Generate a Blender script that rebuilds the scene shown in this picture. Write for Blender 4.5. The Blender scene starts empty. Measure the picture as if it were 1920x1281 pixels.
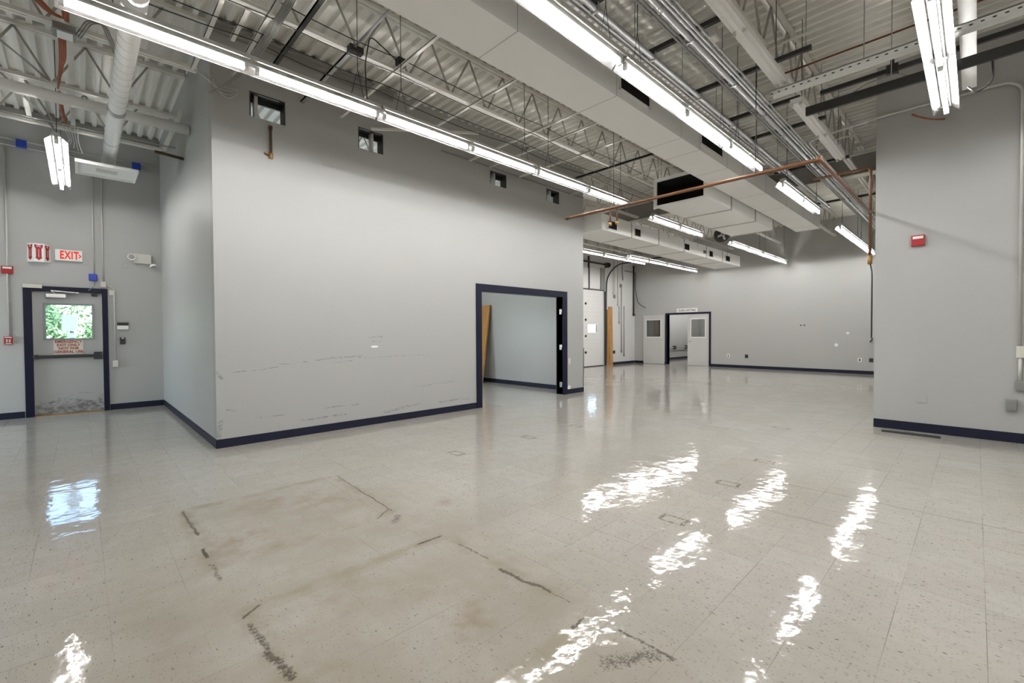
import bpy, math, random
from mathutils import Vector, Matrix
random.seed(7)
SC = bpy.context.scene
COL = SC.collection

# ------------------------------------------------------------------ camera, world, exposure
CAM_H = 1.349
cam_data = bpy.data.cameras.new('camera')
cam_data.sensor_width = 36.0
cam_data.lens = 839.1 / 1920.0 * 36.0
cam_data.clip_start = 0.02
cam_data.clip_end = 200
cam = bpy.data.objects.new('camera', cam_data)
COL.objects.link(cam)
yaw, pitch, roll = math.radians(46.024), math.radians(1.111), math.radians(-0.311)
fw = Vector((math.cos(yaw) * math.cos(pitch), math.sin(yaw) * math.cos(pitch), -math.sin(pitch)))
rt = Vector((math.sin(yaw), -math.cos(yaw), 0))
up = rt.cross(fw)
r2 = math.cos(roll) * rt + math.sin(roll) * up
u2 = -math.sin(roll) * rt + math.cos(roll) * up
cam.matrix_world = Matrix(((r2.x, u2.x, -fw.x, 0), (r2.y, u2.y, -fw.y, 0), (r2.z, u2.z, -fw.z, CAM_H), (0, 0, 0, 1)))
SC.camera = cam

world = bpy.data.worlds.new('sky')
SC.world = world
world.use_nodes = True
wn = world.node_tree
wn.nodes.clear()
w_out = wn.nodes.new('ShaderNodeOutputWorld')
w_bg = wn.nodes.new('ShaderNodeBackground')
w_sky = wn.nodes.new('ShaderNodeTexSky')
w_sky.sky_type = 'NISHITA'
w_sky.sun_disc = False
w_sky.sun_elevation = math.radians(48)
w_sky.sun_rotation = math.radians(200)
w_bg.inputs[1].default_value = 1.25
wn.links.new(w_sky.outputs[0], w_bg.inputs[0])
wn.links.new(w_bg.outputs[0], w_out.inputs[0])

SC.view_settings.view_transform = 'Standard'
SC.view_settings.look = 'None'
SC.view_settings.gamma = 1.0
SC.view_settings.use_curve_mapping = False
SC.view_settings.exposure = 0.13
SC.cycles.max_bounces = 10
SC.cycles.diffuse_bounces = 6
SC.cycles.glossy_bounces = 4
SC.cycles.transparent_max_bounces = 12
SC.cycles.sample_clamp_indirect = 6.0
SC.cycles.caustics_reflective = False
SC.cycles.caustics_refractive = False

sun = bpy.data.lights.new('sun', 'SUN')
sun.energy = 6.0
sun.angle = 0.02
sun_o = bpy.data.objects.new('sun', sun)
COL.objects.link(sun_o)
sun_o.rotation_euler = Vector((-.2, .6, -.77)).to_track_quat('-Z', 'Y').to_euler()   # over the roof, onto the bushes

TUBE = 90.0          # radiance of the fluorescent tubes

# ------------------------------------------------------------------ materials
class NT:
    def __init__(s, name):
        s.m = bpy.data.materials.new(name)
        s.m.use_nodes = True
        s.t = s.m.node_tree
        s.b = s.t.nodes['Principled BSDF']
        s.out = s.t.nodes['Material Output']
    def n(s, typ, **kw):
        nd = s.t.nodes.new(typ)
        for k, v in kw.items():
            setattr(nd, k, v)
        return nd
    def l(s, a, b):
        s.t.links.new(a, b)
    def math(s, op, a, b=None, c=None, clamp=False):
        nd = s.n('ShaderNodeMath', operation=op, use_clamp=clamp)
        for i, v in enumerate((a, b, c)):
            if v is None:
                continue
            if isinstance(v, (int, float)):
                nd.inputs[i].default_value = v
            else:
                s.l(v, nd.inputs[i])
        return nd.outputs[0]
    def vec(s, op, a, b=None):
        nd = s.n('ShaderNodeVectorMath', operation=op)
        for i, v in enumerate((a, b)):
            if v is None:
                continue
            if isinstance(v, (tuple, list)):
                nd.inputs[i].default_value = v
            elif isinstance(v, (int, float)):
                nd.inputs[i].default_value = (v, v, v)
            else:
                s.l(v, nd.inputs[i])
        return nd
    def noise(s, vec, scale, detail=2, rough=0.5):
        nd = s.n('ShaderNodeTexNoise')
        nd.inputs['Scale'].default_value = scale
        nd.inputs['Detail'].default_value = detail
        nd.inputs['Roughness'].default_value = rough
        s.l(vec, nd.inputs['Vector'])
        return nd.outputs['Fac']
    def ramp(s, v, lo, hi, a=0.0, b=1.0):
        nd = s.n('ShaderNodeMapRange', interpolation_type='SMOOTHSTEP')
        s.l(v, nd.inputs[0])
        for i, x in enumerate((lo, hi, a, b)):
            nd.inputs[i + 1].default_value = x
        return nd.outputs[0]
    def mix(s, fac, a, b):
        nd = s.n('ShaderNodeMix', data_type='RGBA')
        if isinstance(fac, (int, float)):
            nd.inputs[0].default_value = fac
        else:
            s.l(fac, nd.inputs[0])
        for i, v in ((6, a), (7, b)):
            if isinstance(v, (tuple, list)):
                nd.inputs[i].default_value = (*v[:3], 1)
            else:
                s.l(v, nd.inputs[i])
        return nd.outputs[2]
    def pos(s):
        return s.n('ShaderNodeNewGeometry').outputs['Position']
    def bump(s, h, strength, dist=0.01):
        nd = s.n('ShaderNodeBump')
        nd.inputs['Strength'].default_value = strength
        nd.inputs['Distance'].default_value = dist
        s.l(h, nd.inputs['Height'])
        s.l(nd.outputs[0], s.b.inputs['Normal'])
    def seg(s, p, a, b):
        """distance from point p (vector socket) to the segment a-b"""
        ba = [b[i] - a[i] for i in range(3)]
        l2 = sum(x * x for x in ba) or 1e-6
        pa = s.vec('SUBTRACT', p, a).outputs[0]
        h = s.math('MULTIPLY', s.vec('DOT_PRODUCT', pa, ba).outputs['Value'], 1 / l2, clamp=True)
        sc = s.n('ShaderNodeVectorMath', operation='SCALE')
        sc.inputs[0].default_value = ba
        s.l(h, sc.inputs['Scale'])
        return s.vec('LENGTH', s.vec('SUBTRACT', pa, sc.outputs[0]).outputs[0]).outputs['Value']

def mat(name, col, rough=0.5, metal=0.0, var=0.06, scale=6.0, spec=0.5, bump=0.0):
    t = NT(name)
    f = t.noise(t.pos(), scale, 4)
    a = [c * (1 - var) for c in col]
    b = [min(1, c * (1 + var)) for c in col]
    t.l(t.mix(f, a, b), t.b.inputs['Base Color'])
    t.b.inputs['Roughness'].default_value = rough
    t.b.inputs['Metallic'].default_value = metal
    t.b.inputs['Specular IOR Level'].default_value = spec
    if bump:
        t.bump(t.noise(t.pos(), scale * 20, 2), bump, 0.002)
    return t.m

def emit(name, col, strength):
    t = NT(name)
    e = t.n('ShaderNodeEmission')
    e.inputs[0].default_value = (*col, 1)
    e.inputs[1].default_value = strength
    t.l(e.outputs[0], t.out.inputs[0])
    return t.m

M = {}
M['wall'] = mat('grey_wall_paint', (0.455, 0.455, 0.444), 0.42, 0, 0.02, 1.5, 0.4, 0.05)
M['wallpale'] = mat('pale_wall_surface', (0.66, 0.66, 0.65), 0.5, 0, 0.02, 1.5, 0.3)  # lighter even base colour than the other walls
M['deck'] = mat('cream_deck_paint', (0.86, 0.84, 0.79), 0.6, 0, 0.05, 2.5)
M['duct'] = mat('white_duct_paint', (0.92, 0.91, 0.88), 0.5, 0, 0.02, 2.0)
M['ductseam'] = mat('duct_seam_paint', (0.45, 0.44, 0.41), 0.5)
M['steel'] = mat('cream_steel_paint', (0.80, 0.78, 0.72), 0.5, 0, 0.08, 8)
M['webs'] = mat('dull_web_paint', (0.46, 0.44, 0.39), 0.55, 0, 0.12, 9)
M['galv'] = mat('galvanised_conduit', (0.42, 0.42, 0.42), 0.42, 0.6, 0.15, 5)
M['galvlight'] = mat('bright_conduit', (0.62, 0.61, 0.58), 0.4, 0.3, 0.1, 5)
M['black'] = mat('black_steel', (0.035, 0.033, 0.03), 0.5, 0.1, 0.25, 8)
M['darkvoid'] = mat('dark_duct_lining', (0.012, 0.012, 0.012), 0.9)
M['navy'] = mat('navy_rubber_base', (0.016, 0.018, 0.036), 0.45, 0, 0.2, 5, 0.2)
M['navypaint'] = mat('navy_frame_paint', (0.011, 0.012, 0.030), 0.42, 0, 0.2, 5, 0.2)
M['white'] = mat('white_enamel', (0.90, 0.90, 0.88), 0.35)
M['offwhite'] = mat('offwhite_plastic', (0.66, 0.64, 0.58), 0.45)
M['reflector'] = mat('white_reflector', (0.84, 0.84, 0.84), 0.22, 0.985, 0.02)
M['housing'] = mat('fixture_housing', (0.60, 0.60, 0.58), 0.3, 0.8)
M['doorgrey'] = mat('grey_door_paint', (0.42, 0.42, 0.41), 0.38, 0, 0.04, 3)
M['rimgrey'] = mat('slate_rim_paint', (0.27, 0.28, 0.30), 0.4)
M['doorlight'] = mat('light_door_paint', (0.60, 0.60, 0.585), 0.45, 0, 0.02, 2)
M['red'] = mat('red_plastic', (0.36, 0.012, 0.010), 0.35)
M['signred'] = mat('red_ink', (0.42, 0.012, 0.02), 0.5)
M['exitred'] = emit('exit_letter_glow', (1.0, 0.06, 0.03), 0.75)
M['maroon'] = mat('maroon_ink', (0.32, 0.04, 0.03), 0.6)
M['ink'] = mat('black_ink', (0.03, 0.03, 0.03), 0.6)
M['cream'] = mat('cream_card', (0.72, 0.66, 0.58), 0.6)
M['paper'] = mat('white_paper', (0.88, 0.88, 0.86), 0.7)
M['blue'] = mat('blue_box_paint', (0.02, 0.06, 0.42), 0.4)
M['chrome'] = mat('brushed_metal', (0.60, 0.60, 0.60), 0.28, 0.9)
M['bronze'] = mat('dark_bronze', (0.055, 0.055, 0.06), 0.35, 0.6)
M['brass'] = mat('old_brass', (0.42, 0.24, 0.09), 0.4, 0.7)
M['copper'] = mat('copper_pipe', (0.16, 0.068, 0.028), 0.45, 0.3, 0.6, 1.4)
M['orangecable'] = mat('orange_cable', (0.33, 0.09, 0.03), 0.5, 0, 0.25, 12)
M['rust'] = mat('rusty_steel', (0.10, 0.055, 0.035), 0.7, 0.3, 0.4, 20)
M['grille'] = mat('grille_brown', (0.13, 0.115, 0.095), 0.5, 0.2)
M['greybox'] = mat('grey_box_metal', (0.30, 0.30, 0.29), 0.4, 0.4)
M['girder'] = mat('grey_girder_paint', (0.30, 0.29, 0.27), 0.55)
M['cable'] = mat('grey_cable', (0.30, 0.29, 0.27), 0.5)
M['rubber'] = mat('black_rubber', (0.03, 0.03, 0.032), 0.5)
M['timber'] = mat('orange_timber', (0.46, 0.24, 0.08), 0.5, 0, 0.2, 6)
M['rolldoor'] = mat('rolling_door_white', (0.72, 0.72, 0.71), 0.4, 0, 0.02)
M['ground'] = mat('outdoor_paving', (0.35, 0.36, 0.33), 0.9, 0, 0.2, 2)
M['chip'] = mat('bare_plaster', (0.86, 0.86, 0.84), 0.8)
M['tube'] = emit('lit_fluorescent_tube', (1.0, 0.985, 0.96), TUBE)
M['tubeoff'] = mat('unlit_fluorescent_tube', (0.85, 0.85, 0.84), 0.25)

def wood_mat():
    t = NT('oak_veneer')
    p = t.vec('MULTIPLY', t.pos(), (6.0, 14.0, 0.7)).outputs[0]
    f = t.noise(p, 2.2, 5, 0.6)
    t.l(t.mix(t.ramp(f, 0.3, 0.7), (0.42, 0.20, 0.055), (0.60, 0.34, 0.12)), t.b.inputs['Base Color'])
    t.b.inputs['Roughness'].default_value = 0.16
    return t.m
M['oak'] = wood_mat()

def glass_mat(name, tint, gloss):
    t = NT(name)
    tr = t.n('ShaderNodeBsdfTransparent')
    tr.inputs[0].default_value = (*tint, 1)
    gl = t.n('ShaderNodeBsdfGlossy')
    gl.inputs['Roughness'].default_value = 0.02
    mx = t.n('ShaderNodeMixShader')
    mx.inputs[0].default_value = gloss
    t.l(tr.outputs[0], mx.inputs[1])
    t.l(gl.outputs[0], mx.inputs[2])
    t.l(mx.outputs[0], t.out.inputs[0])
    return t.m
M['glass'] = glass_mat('clear_glass', (0.92, 0.96, 0.95), 0.06)
M['greyglass'] = glass_mat('wired_glass', (0.72, 0.73, 0.73), 0.10)

def translucent_paper():
    t = NT('backlit_paper')
    a, b, m = t.n('ShaderNodeBsdfDiffuse'), t.n('ShaderNodeBsdfTranslucent'), t.n('ShaderNodeMixShader')
    a.inputs[0].default_value = b.inputs[0].default_value = (.92, .92, .90, 1)
    m.inputs[0].default_value = .8
    t.l(a.outputs[0], m.inputs[1]); t.l(b.outputs[0], m.inputs[2]); t.l(m.outputs[0], t.out.inputs[0])
    return t.m
M['backlit'] = translucent_paper()

def leaf_mat():
    t = NT('leaf_green')
    f = t.noise(t.pos(), 3.0, 3)
    t.l(t.mix(t.ramp(f, 0.35, 0.65), (0.16, 0.30, 0.13), (0.42, 0.55, 0.28)), t.b.inputs['Base Color'])
    t.b.inputs['Roughness'].default_value = 0.5
    return t.m
M['leaf'] = leaf_mat()

def floor_mat():
    t = NT('speckled_vinyl_tile')
    P = t.pos()
    sx = t.n('ShaderNodeSeparateXYZ')
    t.l(P, sx.inputs[0])
    X, Y = sx.outputs[0], sx.outputs[1]
    T = 0.3048
    u = t.math('DIVIDE', t.math('SUBTRACT', X, 0.078), T)
    v = t.math('DIVIDE', t.math('SUBTRACT', Y, 0.258), T)
    du = t.math('ABSOLUTE', t.math('SUBTRACT', t.math('FRACT', t.math('ADD', u, 0.5)), 0.5))
    dv = t.math('ABSOLUTE', t.math('SUBTRACT', t.math('FRACT', t.math('ADD', v, 0.5)), 0.5))
    wn_ = t.noise(P, 0.9, 2)
    seamu = t.math('MULTIPLY', t.ramp(du, 0.0025, 0.006, 1, 0), t.ramp(wn_, 0.42, 0.62, 0.15, 1.0))
    seamv = t.math('MULTIPLY', t.ramp(dv, 0.0025, 0.006, 1, 0), t.ramp(t.noise(P, 1.3, 2), 0.40, 0.6, 0.25, 1.0))
    seam = t.math('MAXIMUM', seamu, seamv)
    cell = t.n('ShaderNodeCombineXYZ')
    t.l(t.math('FLOOR', u), cell.inputs[0])
    t.l(t.math('FLOOR', v), cell.inputs[1])
    wnz = t.n('ShaderNodeTexWhiteNoise', noise_dimensions='2D')
    t.l(cell.outputs[0], wnz.inputs['Vector'])
    base = t.mix(wnz.outputs['Value'], (0.428, 0.402, 0.370), (0.458, 0.435, 0.402))
    # mottled marble streaks, then dark chips
    sp = t.vec('MULTIPLY', P, (1.9, 0.8, 1.0)).outputs[0]
    base = t.mix(t.ramp(t.noise(sp, 9, 4, 0.65), 0.42, 0.72, 0, 0.40), base, (0.36, 0.345, 0.31))
    base = t.mix(t.ramp(t.noise(P, 0.7, 3), 0.45, 0.75, 0, 0.45), base, (0.42, 0.38, 0.32))
    cp = t.vec('MULTIPLY', P, (2.7, 0.9, 1.0)).outputs[0]
    chip = t.ramp(t.noise(cp, 34, 1, 0.4), 0.70, 0.73)
    chip2 = t.ramp(t.noise(t.vec('ADD', cp, (7.3, 2.1, 0)).outputs[0], 70, 0, 0.4), 0.72, 0.76)
    base = t.mix(t.math('MULTIPLY', t.math('MAXIMUM', chip, t.math('MULTIPLY', chip2, 0.7)), 0.78), base, (0.085, 0.075, 0.06))
    base = t.mix(t.math('MULTIPLY', seam, 0.62), base, (0.10, 0.085, 0.065))
    # worn stains around the footprints of two removed machines
    wob = t.n('ShaderNodeTexNoise')
    wob.inputs['Scale'].default_value = 9
    wob.inputs['Detail'].default_value = 3
    t.l(P, wob.inputs['Vector'])
    off = t.vec('MULTIPLY', t.vec('SUBTRACT', wob.outputs['Color'], (0.5, 0.5, 0.5)).outputs[0], (0.05, 0.05, 0.0)).outputs[0]
    p2 = t.vec('ADD', P, off).outputs[0]
    def brown(pts, inner, outer, amt, base):
        acc = None
        for x, y, r in pts:
            d = t.vec('LENGTH', t.vec('SUBTRACT', p2, (x, y, 0)).outputs[0]).outputs['Value']
            k = t.ramp(d, r * inner, r * outer, amt, 0)
            acc = k if acc is None else t.math('MAXIMUM', acc, k)
        k = t.math('MULTIPLY', acc, t.ramp(t.noise(P, 7, 5, 0.65), 0.32, 0.78))
        return k
    kb = brown([(1.21, 2.07, .16), (1.344, 1.66, .12), (1.40, 3.62, .28), (1.04, 3.9, .22), (1.273, 1.59, .12), (1.0, 2.3, .2), (.62, 1.7, .2), (.75, 3.3, .25), (2.067, 2.916, .07)], 0.0, 1.7, 0.85, base)
    base = t.mix(t.math('MULTIPLY', kb, 0.95), base, (0.26, 0.165, 0.09))
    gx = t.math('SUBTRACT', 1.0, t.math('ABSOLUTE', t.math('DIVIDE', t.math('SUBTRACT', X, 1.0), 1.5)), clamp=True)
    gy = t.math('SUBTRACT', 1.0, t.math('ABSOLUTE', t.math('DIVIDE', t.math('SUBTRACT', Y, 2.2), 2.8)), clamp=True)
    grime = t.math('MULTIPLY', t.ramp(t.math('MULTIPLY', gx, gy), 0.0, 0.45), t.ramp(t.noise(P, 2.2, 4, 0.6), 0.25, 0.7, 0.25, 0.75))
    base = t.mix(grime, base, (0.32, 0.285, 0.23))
    # faint square of old residue
    def rect(x0, x1, y0, y1):
        m = None
        for a, b in (((x0, y0), (x1, y0)), ((x1, y0), (x1, y1)), ((x1, y1), (x0, y1)), ((x0, y1), (x0, y0))):
            d = t.seg(p2, (*a, 0), (*b, 0))
            k = t.ramp(d, 0.01, 0.075, 1, 0)
            m = k if m is None else t.math('MAXIMUM', m, k)
        return m
    rk = t.math('MAXIMUM', rect(.54, 1.70, 3.05, 4.2), rect(.56, 1.73, 1.25, 2.45))
    base = t.mix(t.math('MULTIPLY', rk, t.ramp(t.noise(P, 5, 3), 0.35, 0.65, 0.0, 0.5)), base, (0.27, 0.23, 0.15))
    fine = t.noise(P, 85, 3, 0.7)
    fine2 = t.noise(P, 40, 4, 0.75)
    dark = None
    segs = [(1.729, 4.189, 1.684, 3.07, .010, 1.0), (.537, 4.179, .55, 3.623, .020, .8), (.53, 3.36, .53, 3.21, .018, 1.0), (.535, 3.1, .533, 2.86, .028, .7),
            (.545, 4.214, .991, 4.148, .012, .6), (1.538, 2.465, 1.703, 2.461, .016, 1.0), (1.721, 2.285, 1.727, 2.021, .016, .75), (1.699, 1.871, 1.736, 1.52, .022, 1.2),
            (1.736, 1.52, 1.737, 1.39, .008, .8), (.539, 2.406, .611, 2.453, .016, 1.0), (.545, 2.335, .552, 2.061, .035, .75), (.552, 2.061, .575, 1.85, .04, .8),
            (1.588, 1.27, 1.687, 1.269, .015, .9), (1.685, 3.113, 1.54, 3.02, .012, .9), (1.66, 2.95, 1.60, 2.88, .07, .72), (1.52, 1.03, 1.70, .93, .085, .72),
            (1.42, 2.45, 1.54, 2.46, .02, .6), (1.735, 1.1, 1.735, .85, .02, .8)]
    for x0, y0, x1, y1, w, amt in segs:
        k = t.ramp(t.seg(p2, (x0, y0, 0), (x1, y1, 0)), 0.0, w * 1.5, min(amt, 0.95) * 0.95, 0)
        dark = k if dark is None else t.math('MAXIMUM', dark, k)
    dk = t.ramp(t.math('ADD', t.math('MULTIPLY', dark, 0.55), t.math('MULTIPLY', t.math('ADD', fine, fine2), 0.5)), 0.80, 0.92)
    base = t.mix(t.math('MULTIPLY', dk, 0.9), base, (0.05, 0.034, 0.018))
    # small bolt-hole outlines and long scuffs
    mk = None
    for x, y in ((4.148, 3.992), (5.123, 3.99), (4.116, 1.514), (5.082, 1.5), (3.043, 1.493), (5.479, 6.112), (3.016, 4.041), (7.01, 1.869)):
        q = t.vec('ABSOLUTE', t.vec('SUBTRACT', p2, (x, y, 0)).outputs[0]).outputs[0]
        sq = t.n('ShaderNodeSeparateXYZ')
        t.l(q, sq.inputs[0])
        d = t.math('MAXIMUM', t.math('MULTIPLY', sq.outputs[0], 1.6), sq.outputs[1])
        k = t.ramp(t.math('ABSOLUTE', t.math('SUBTRACT', d, 0.085)), 0.005, 0.022, 1, 0)
        mk = k if mk is None else t.math('MAXIMUM', mk, k)
    base = t.mix(t.math('MULTIPLY', mk, t.ramp(fine2, 0.40, 0.52, 0, 0.8)), base, (0.12, 0.09, 0.06))
    sf = None
    for x0, y0, x1, y1 in ((5.53, .944, 5.54, .589), (4.463, 1.3, 4.474, .605), (4.474, .605, 4.487, -.5), (4.953, 1.796, 5.098, 1.43), (3.7, 1.4, 3.72, .5), (6.4, 2.8, 6.5, 2.2)):
        k = t.ramp(t.seg(p2, (x0, y0, 0), (x1, y1, 0)), 0.004, 0.02, 1, 0)
        sf = k if sf is None else t.math('MAXIMUM', sf, k)
    base = t.mix(t.math('MULTIPLY', sf, 0.35), base, (0.2, 0.18, 0.15))
    t.l(base, t.b.inputs['Base Color'])
    rr = t.ramp(t.noise(P, 3.0, 4), 0.35, 0.75, 0.05, 0.10)
    rr = t.math('ADD', rr, t.math('MULTIPLY', dk, 0.35), clamp=True)
    t.l(rr, t.b.inputs['Roughness'])
    t.b.inputs['Specular IOR Level'].default_value = 0.36
    wav = t.noise(t.vec('MULTIPLY', P, (1.0, 1.0, 1.0)).outputs[0], 5.5, 2, 0.5)
    wav2 = t.noise(t.vec('MULTIPLY', P, (1.0, 0.8, 1.0)).outputs[0], 30, 2, 0.5)
    h = t.math('ADD', t.math('MULTIPLY', wav, 0.75), t.math('MULTIPLY', wav2, 0.085))
    h = t.math('SUBTRACT', h, t.math('MULTIPLY', seam, 0.012))
    t.bump(h, 0.5, 0.010)
    return t.m
M['floor'] = floor_mat()

def scuffed_wall():
    t = NT('scuffed_grey_wall_paint')
    P = t.pos()
    f = t.noise(P, 1.5, 4)
    base = t.mix(f, (0.41, 0.41, 0.40), (0.43, 0.43, 0.42))
    wob = t.vec('MULTIPLY', t.vec('SUBTRACT', t.n('ShaderNodeTexNoise').outputs['Color'], (.5, .5, .5)).outputs[0], (0, 0, 0.05)).outputs[0]
    wobn = wob.node.inputs[0].links[0].from_node.inputs[0].links[0].from_node
    wobn.inputs['Scale'].default_value = 6
    t.l(P, wobn.inputs['Vector'])
    p2 = t.vec('ADD', P, wob).outputs[0]
    sf = None
    for x0, z0, x1, z1, w in ((1.3, .89, 1.9, .93, .006), (1.8, .96, 2.2, .98, .006), (2.3, 1.0, 2.95, 1.02, .012), (2.5, .93, 2.8, .96, .006), (2.9, .995, 4.1, 1.0, .005),
                              (1.15, .9, 1.2, .82, .02), (3.05, 1.29, 3.28, 1.30, .010), (3.1, 1.23, 3.25, 1.23, .006), (3.3, .15, 3.9, .22, .018), (2.1, .2, 2.7, .2, .012),
                              (4.3, .2, 4.9, .2, .016), (1.25, .45, 1.35, .42, .012), (2.4, .32, 2.9, .33, .008), (3.8, .5, 4.6, .52, .006), (1.6, .3, 1.9, .31, .006), (1.15, .1, 1.18, .3, .03)):
        k = t.ramp(t.seg(p2, (x0, 6.2, z0), (x1, 6.2, z1)), w * 0.3, w * 1.4, 1, 0)
        sf = k if sf is None else t.math('MAXIMUM', sf, k)
    n1 = t.noise(t.vec('MULTIPLY', P, (8, 8, 50)).outputs[0], 2.0, 3, 0.7)
    base = t.mix(t.math('MULTIPLY', sf, t.ramp(n1, 0.42, 0.62, 0, 0.75)), base, (0.16, 0.155, 0.145))
    t.l(base, t.b.inputs['Base Color'])
    t.b.inputs['Roughness'].default_value = 0.45
    t.b.inputs['Specular IOR Level'].default_value = 0.35
    return t.m
M['wallscuff'] = scuffed_wall()

def scuffed_door():
    t = NT('scuffed_grey_door_paint')
    P = t.pos()
    s = t.n('ShaderNodeSeparateXYZ')
    t.l(P, s.inputs[0])
    low = t.ramp(s.outputs[2], 0.1, 0.62, 1, 0)
    n = t.noise(t.vec('MULTIPLY', P, (1, 1, 2.2)).outputs[0], 9, 5, 0.75)
    k = t.ramp(t.math('ADD', t.math('MULTIPLY', low, 0.35), n), 0.74, 0.98, 0, 0.85)
    t.l(t.mix(k, (0.42, 0.42, 0.41), (0.12, 0.11, 0.10)), t.b.inputs['Base Color'])
    t.b.inputs['Roughness'].default_value = 0.4
    return t.m
M['doorscuff'] = scuffed_door()

# ------------------------------------------------------------------ mesh helpers
class MB:
    def __init__(s):
        s.v, s.f, s.sm = [], [], []
    def quad(s, a, b, c, d):
        i = len(s.v)
        s.v += [a, b, c, d]
        s.f.append((i, i + 1, i + 2, i + 3))
        s.sm.append(False)
    def hexa(s, p):
        i = len(s.v)
        s.v += [tuple(q) for q in p]
        for q in ((0, 3, 2, 1), (4, 5, 6, 7), (0, 1, 5, 4), (1, 2, 6, 5), (2, 3, 7, 6), (3, 0, 4, 7)):
            s.f.append(tuple(i + k for k in q))
            s.sm.append(False)
        return s
    def box(s, x0, x1, y0, y1, z0, z1):
        x0, x1 = sorted((x0, x1)); y0, y1 = sorted((y0, y1)); z0, z1 = sorted((z0, z1))
        return s.hexa([(x0, y0, z0), (x1, y0, z0), (x1, y1, z0), (x0, y1, z0), (x0, y0, z1), (x1, y0, z1), (x1, y1, z1), (x0, y1, z1)])
    def bar(s, a, b, w, h, upv=(0, 0, 1)):
        a, b = Vector(a), Vector(b)
        d = (b - a).normalized()
        u = Vector(upv)
        if abs(d.dot(u)) > 0.98:
            u = Vector((1, 0, 0))
        r = d.cross(u).normalized()
        u = r.cross(d)
        r, u = r * w / 2, u * h / 2
        return s.hexa([a - r - u, a + r - u, b + r - u, b - r - u, a - r + u, a + r + u, b + r + u, b - r + u])
    def tube(s, pts, rad, n=8, cap=True):
        pts = [Vector(p) for p in pts]
        rads = rad if isinstance(rad, (list, tuple)) else [rad] * len(pts)
        d0 = (pts[1] - pts[0]).normalized()
        u = Vector((0, 0, 1)) if abs(d0.z) < 0.9 else Vector((1, 0, 0))
        u = (u - d0 * u.dot(d0)).normalized()
        st = len(s.v)
        for i, p in enumerate(pts):
            if i == 0:
                d = d0
            elif i == len(pts) - 1:
                d = (pts[i] - pts[i - 1]).normalized()
            else:
                d = ((pts[i + 1] - pts[i]).normalized() + (pts[i] - pts[i - 1]).normalized())
                d = d.normalized() if d.length > 1e-6 else (pts[i + 1] - pts[i]).normalized()
            u = (u - d * u.dot(d))
            u = u.normalized() if u.length > 1e-6 else d.orthogonal().normalized()
            w = d.cross(u)
            for k in range(n):
                a = 2 * math.pi * k / n
                s.v.append(tuple(p + (u * math.cos(a) + w * math.sin(a)) * rads[i]))
        for i in range(len(pts) - 1):
            for k in range(n):
                a, b = st + i * n + k, st + i * n + (k + 1) % n
                s.f.append((a, b, b + n, a + n))
                s.sm.append(True)
        if cap:
            s.f.append(tuple(st + k for k in range(n))[::-1]); s.sm.append(False)
            e = st + (len(pts) - 1) * n
            s.f.append(tuple(e + k for k in range(n))); s.sm.append(False)
        return s
    def lathe(s, c, axis, prof, n=20):
        """profile (t along axis, radius) revolved about an axis through c"""
        c, a = Vector(c), Vector(axis).normalized()
        pts = [c + a * t_ for t_, r in prof]
        u = a.orthogonal().normalized()
        w = a.cross(u)
        st = len(s.v)
        for p, (t_, r) in zip(pts, prof):
            for k in range(n):
                g = 2 * math.pi * k / n
                s.v.append(tuple(p + (u * math.cos(g) + w * math.sin(g)) * max(r, 1e-4)))
        for i in range(len(prof) - 1):
            for k in range(n):
                x, y = st + i * n + k, st + i * n + (k + 1) % n
                s.f.append((x, y, y + n, x + n)); s.sm.append(True)
        s.f.append(tuple(st + k for k in range(n))[::-1]); s.sm.append(False)
        e = st + (len(prof) - 1) * n
        s.f.append(tuple(e + k for k in range(n))); s.sm.append(False)
        return s
    def prism(s, poly, vec):
        """extrude a planar polygon (list of 3-D points) along vec"""
        n = len(poly)
        st = len(s.v)
        v = Vector(vec)
        s.v += [tuple(p) for p in poly] + [tuple(Vector(p) + v) for p in poly]
        s.f.append(tuple(range(st, st + n))[::-1]); s.sm.append(False)
        s.f.append(tuple(range(st + n, st + 2 * n))); s.sm.append(False)
        for k in range(n):
            s.f.append((st + k, st + (k + 1) % n, st + n + (k + 1) % n, st + n + k)); s.sm.append(False)
        return s
    def build(s, name, m, parent=None, bevel=0.0):
        me = bpy.data.meshes.new(name)
        o = bpy.data.objects.new(name, me)
        base = Vector((0, 0, 0))
        q = parent
        while q is not None:
            base += q.location
            q = q.parent
        if parent is None and s.v:
            lo = [min(v[i] for v in s.v) for i in range(3)]
            hi = [max(v[i] for v in s.v) for i in range(3)]
            base = Vector(((lo[0] + hi[0]) / 2, (lo[1] + hi[1]) / 2, lo[2]))
            o.location = base
        me.from_pydata([tuple(Vector(v) - base) for v in s.v], [], s.f)
        me.polygons.foreach_set('use_smooth', s.sm)
        me.update()
        fix_normals(me)
        me.materials.append(M[m] if isinstance(m, str) else m)
        COL.objects.link(o)
        if parent is not None:
            o.parent = parent
        if bevel:
            b = o.modifiers.new('bevel', 'BEVEL')
            b.width = bevel
            b.segments = 2
            b.limit_method = 'ANGLE'
        return o

def two_tone(base, extra, name, m1, m2, parent):
    """one mesh: a body with its surface pattern in a second material"""
    n, k = len(base.f), len(base.v)
    base.v += extra.v
    base.f += [tuple(i + k for i in f) for f in extra.f]
    base.sm += extra.sm
    o = base.build(name, m1, parent)
    o.data.materials.append(M[m2])
    for p in o.data.polygons:
        if p.index >= n:
            p.material_index = 1
    return o

def fix_normals(me):
    import bmesh
    bm = bmesh.new()
    bm.from_mesh(me)
    bmesh.ops.recalc_face_normals(bm, faces=bm.faces)
    bm.to_mesh(me)
    bm.free()

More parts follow.
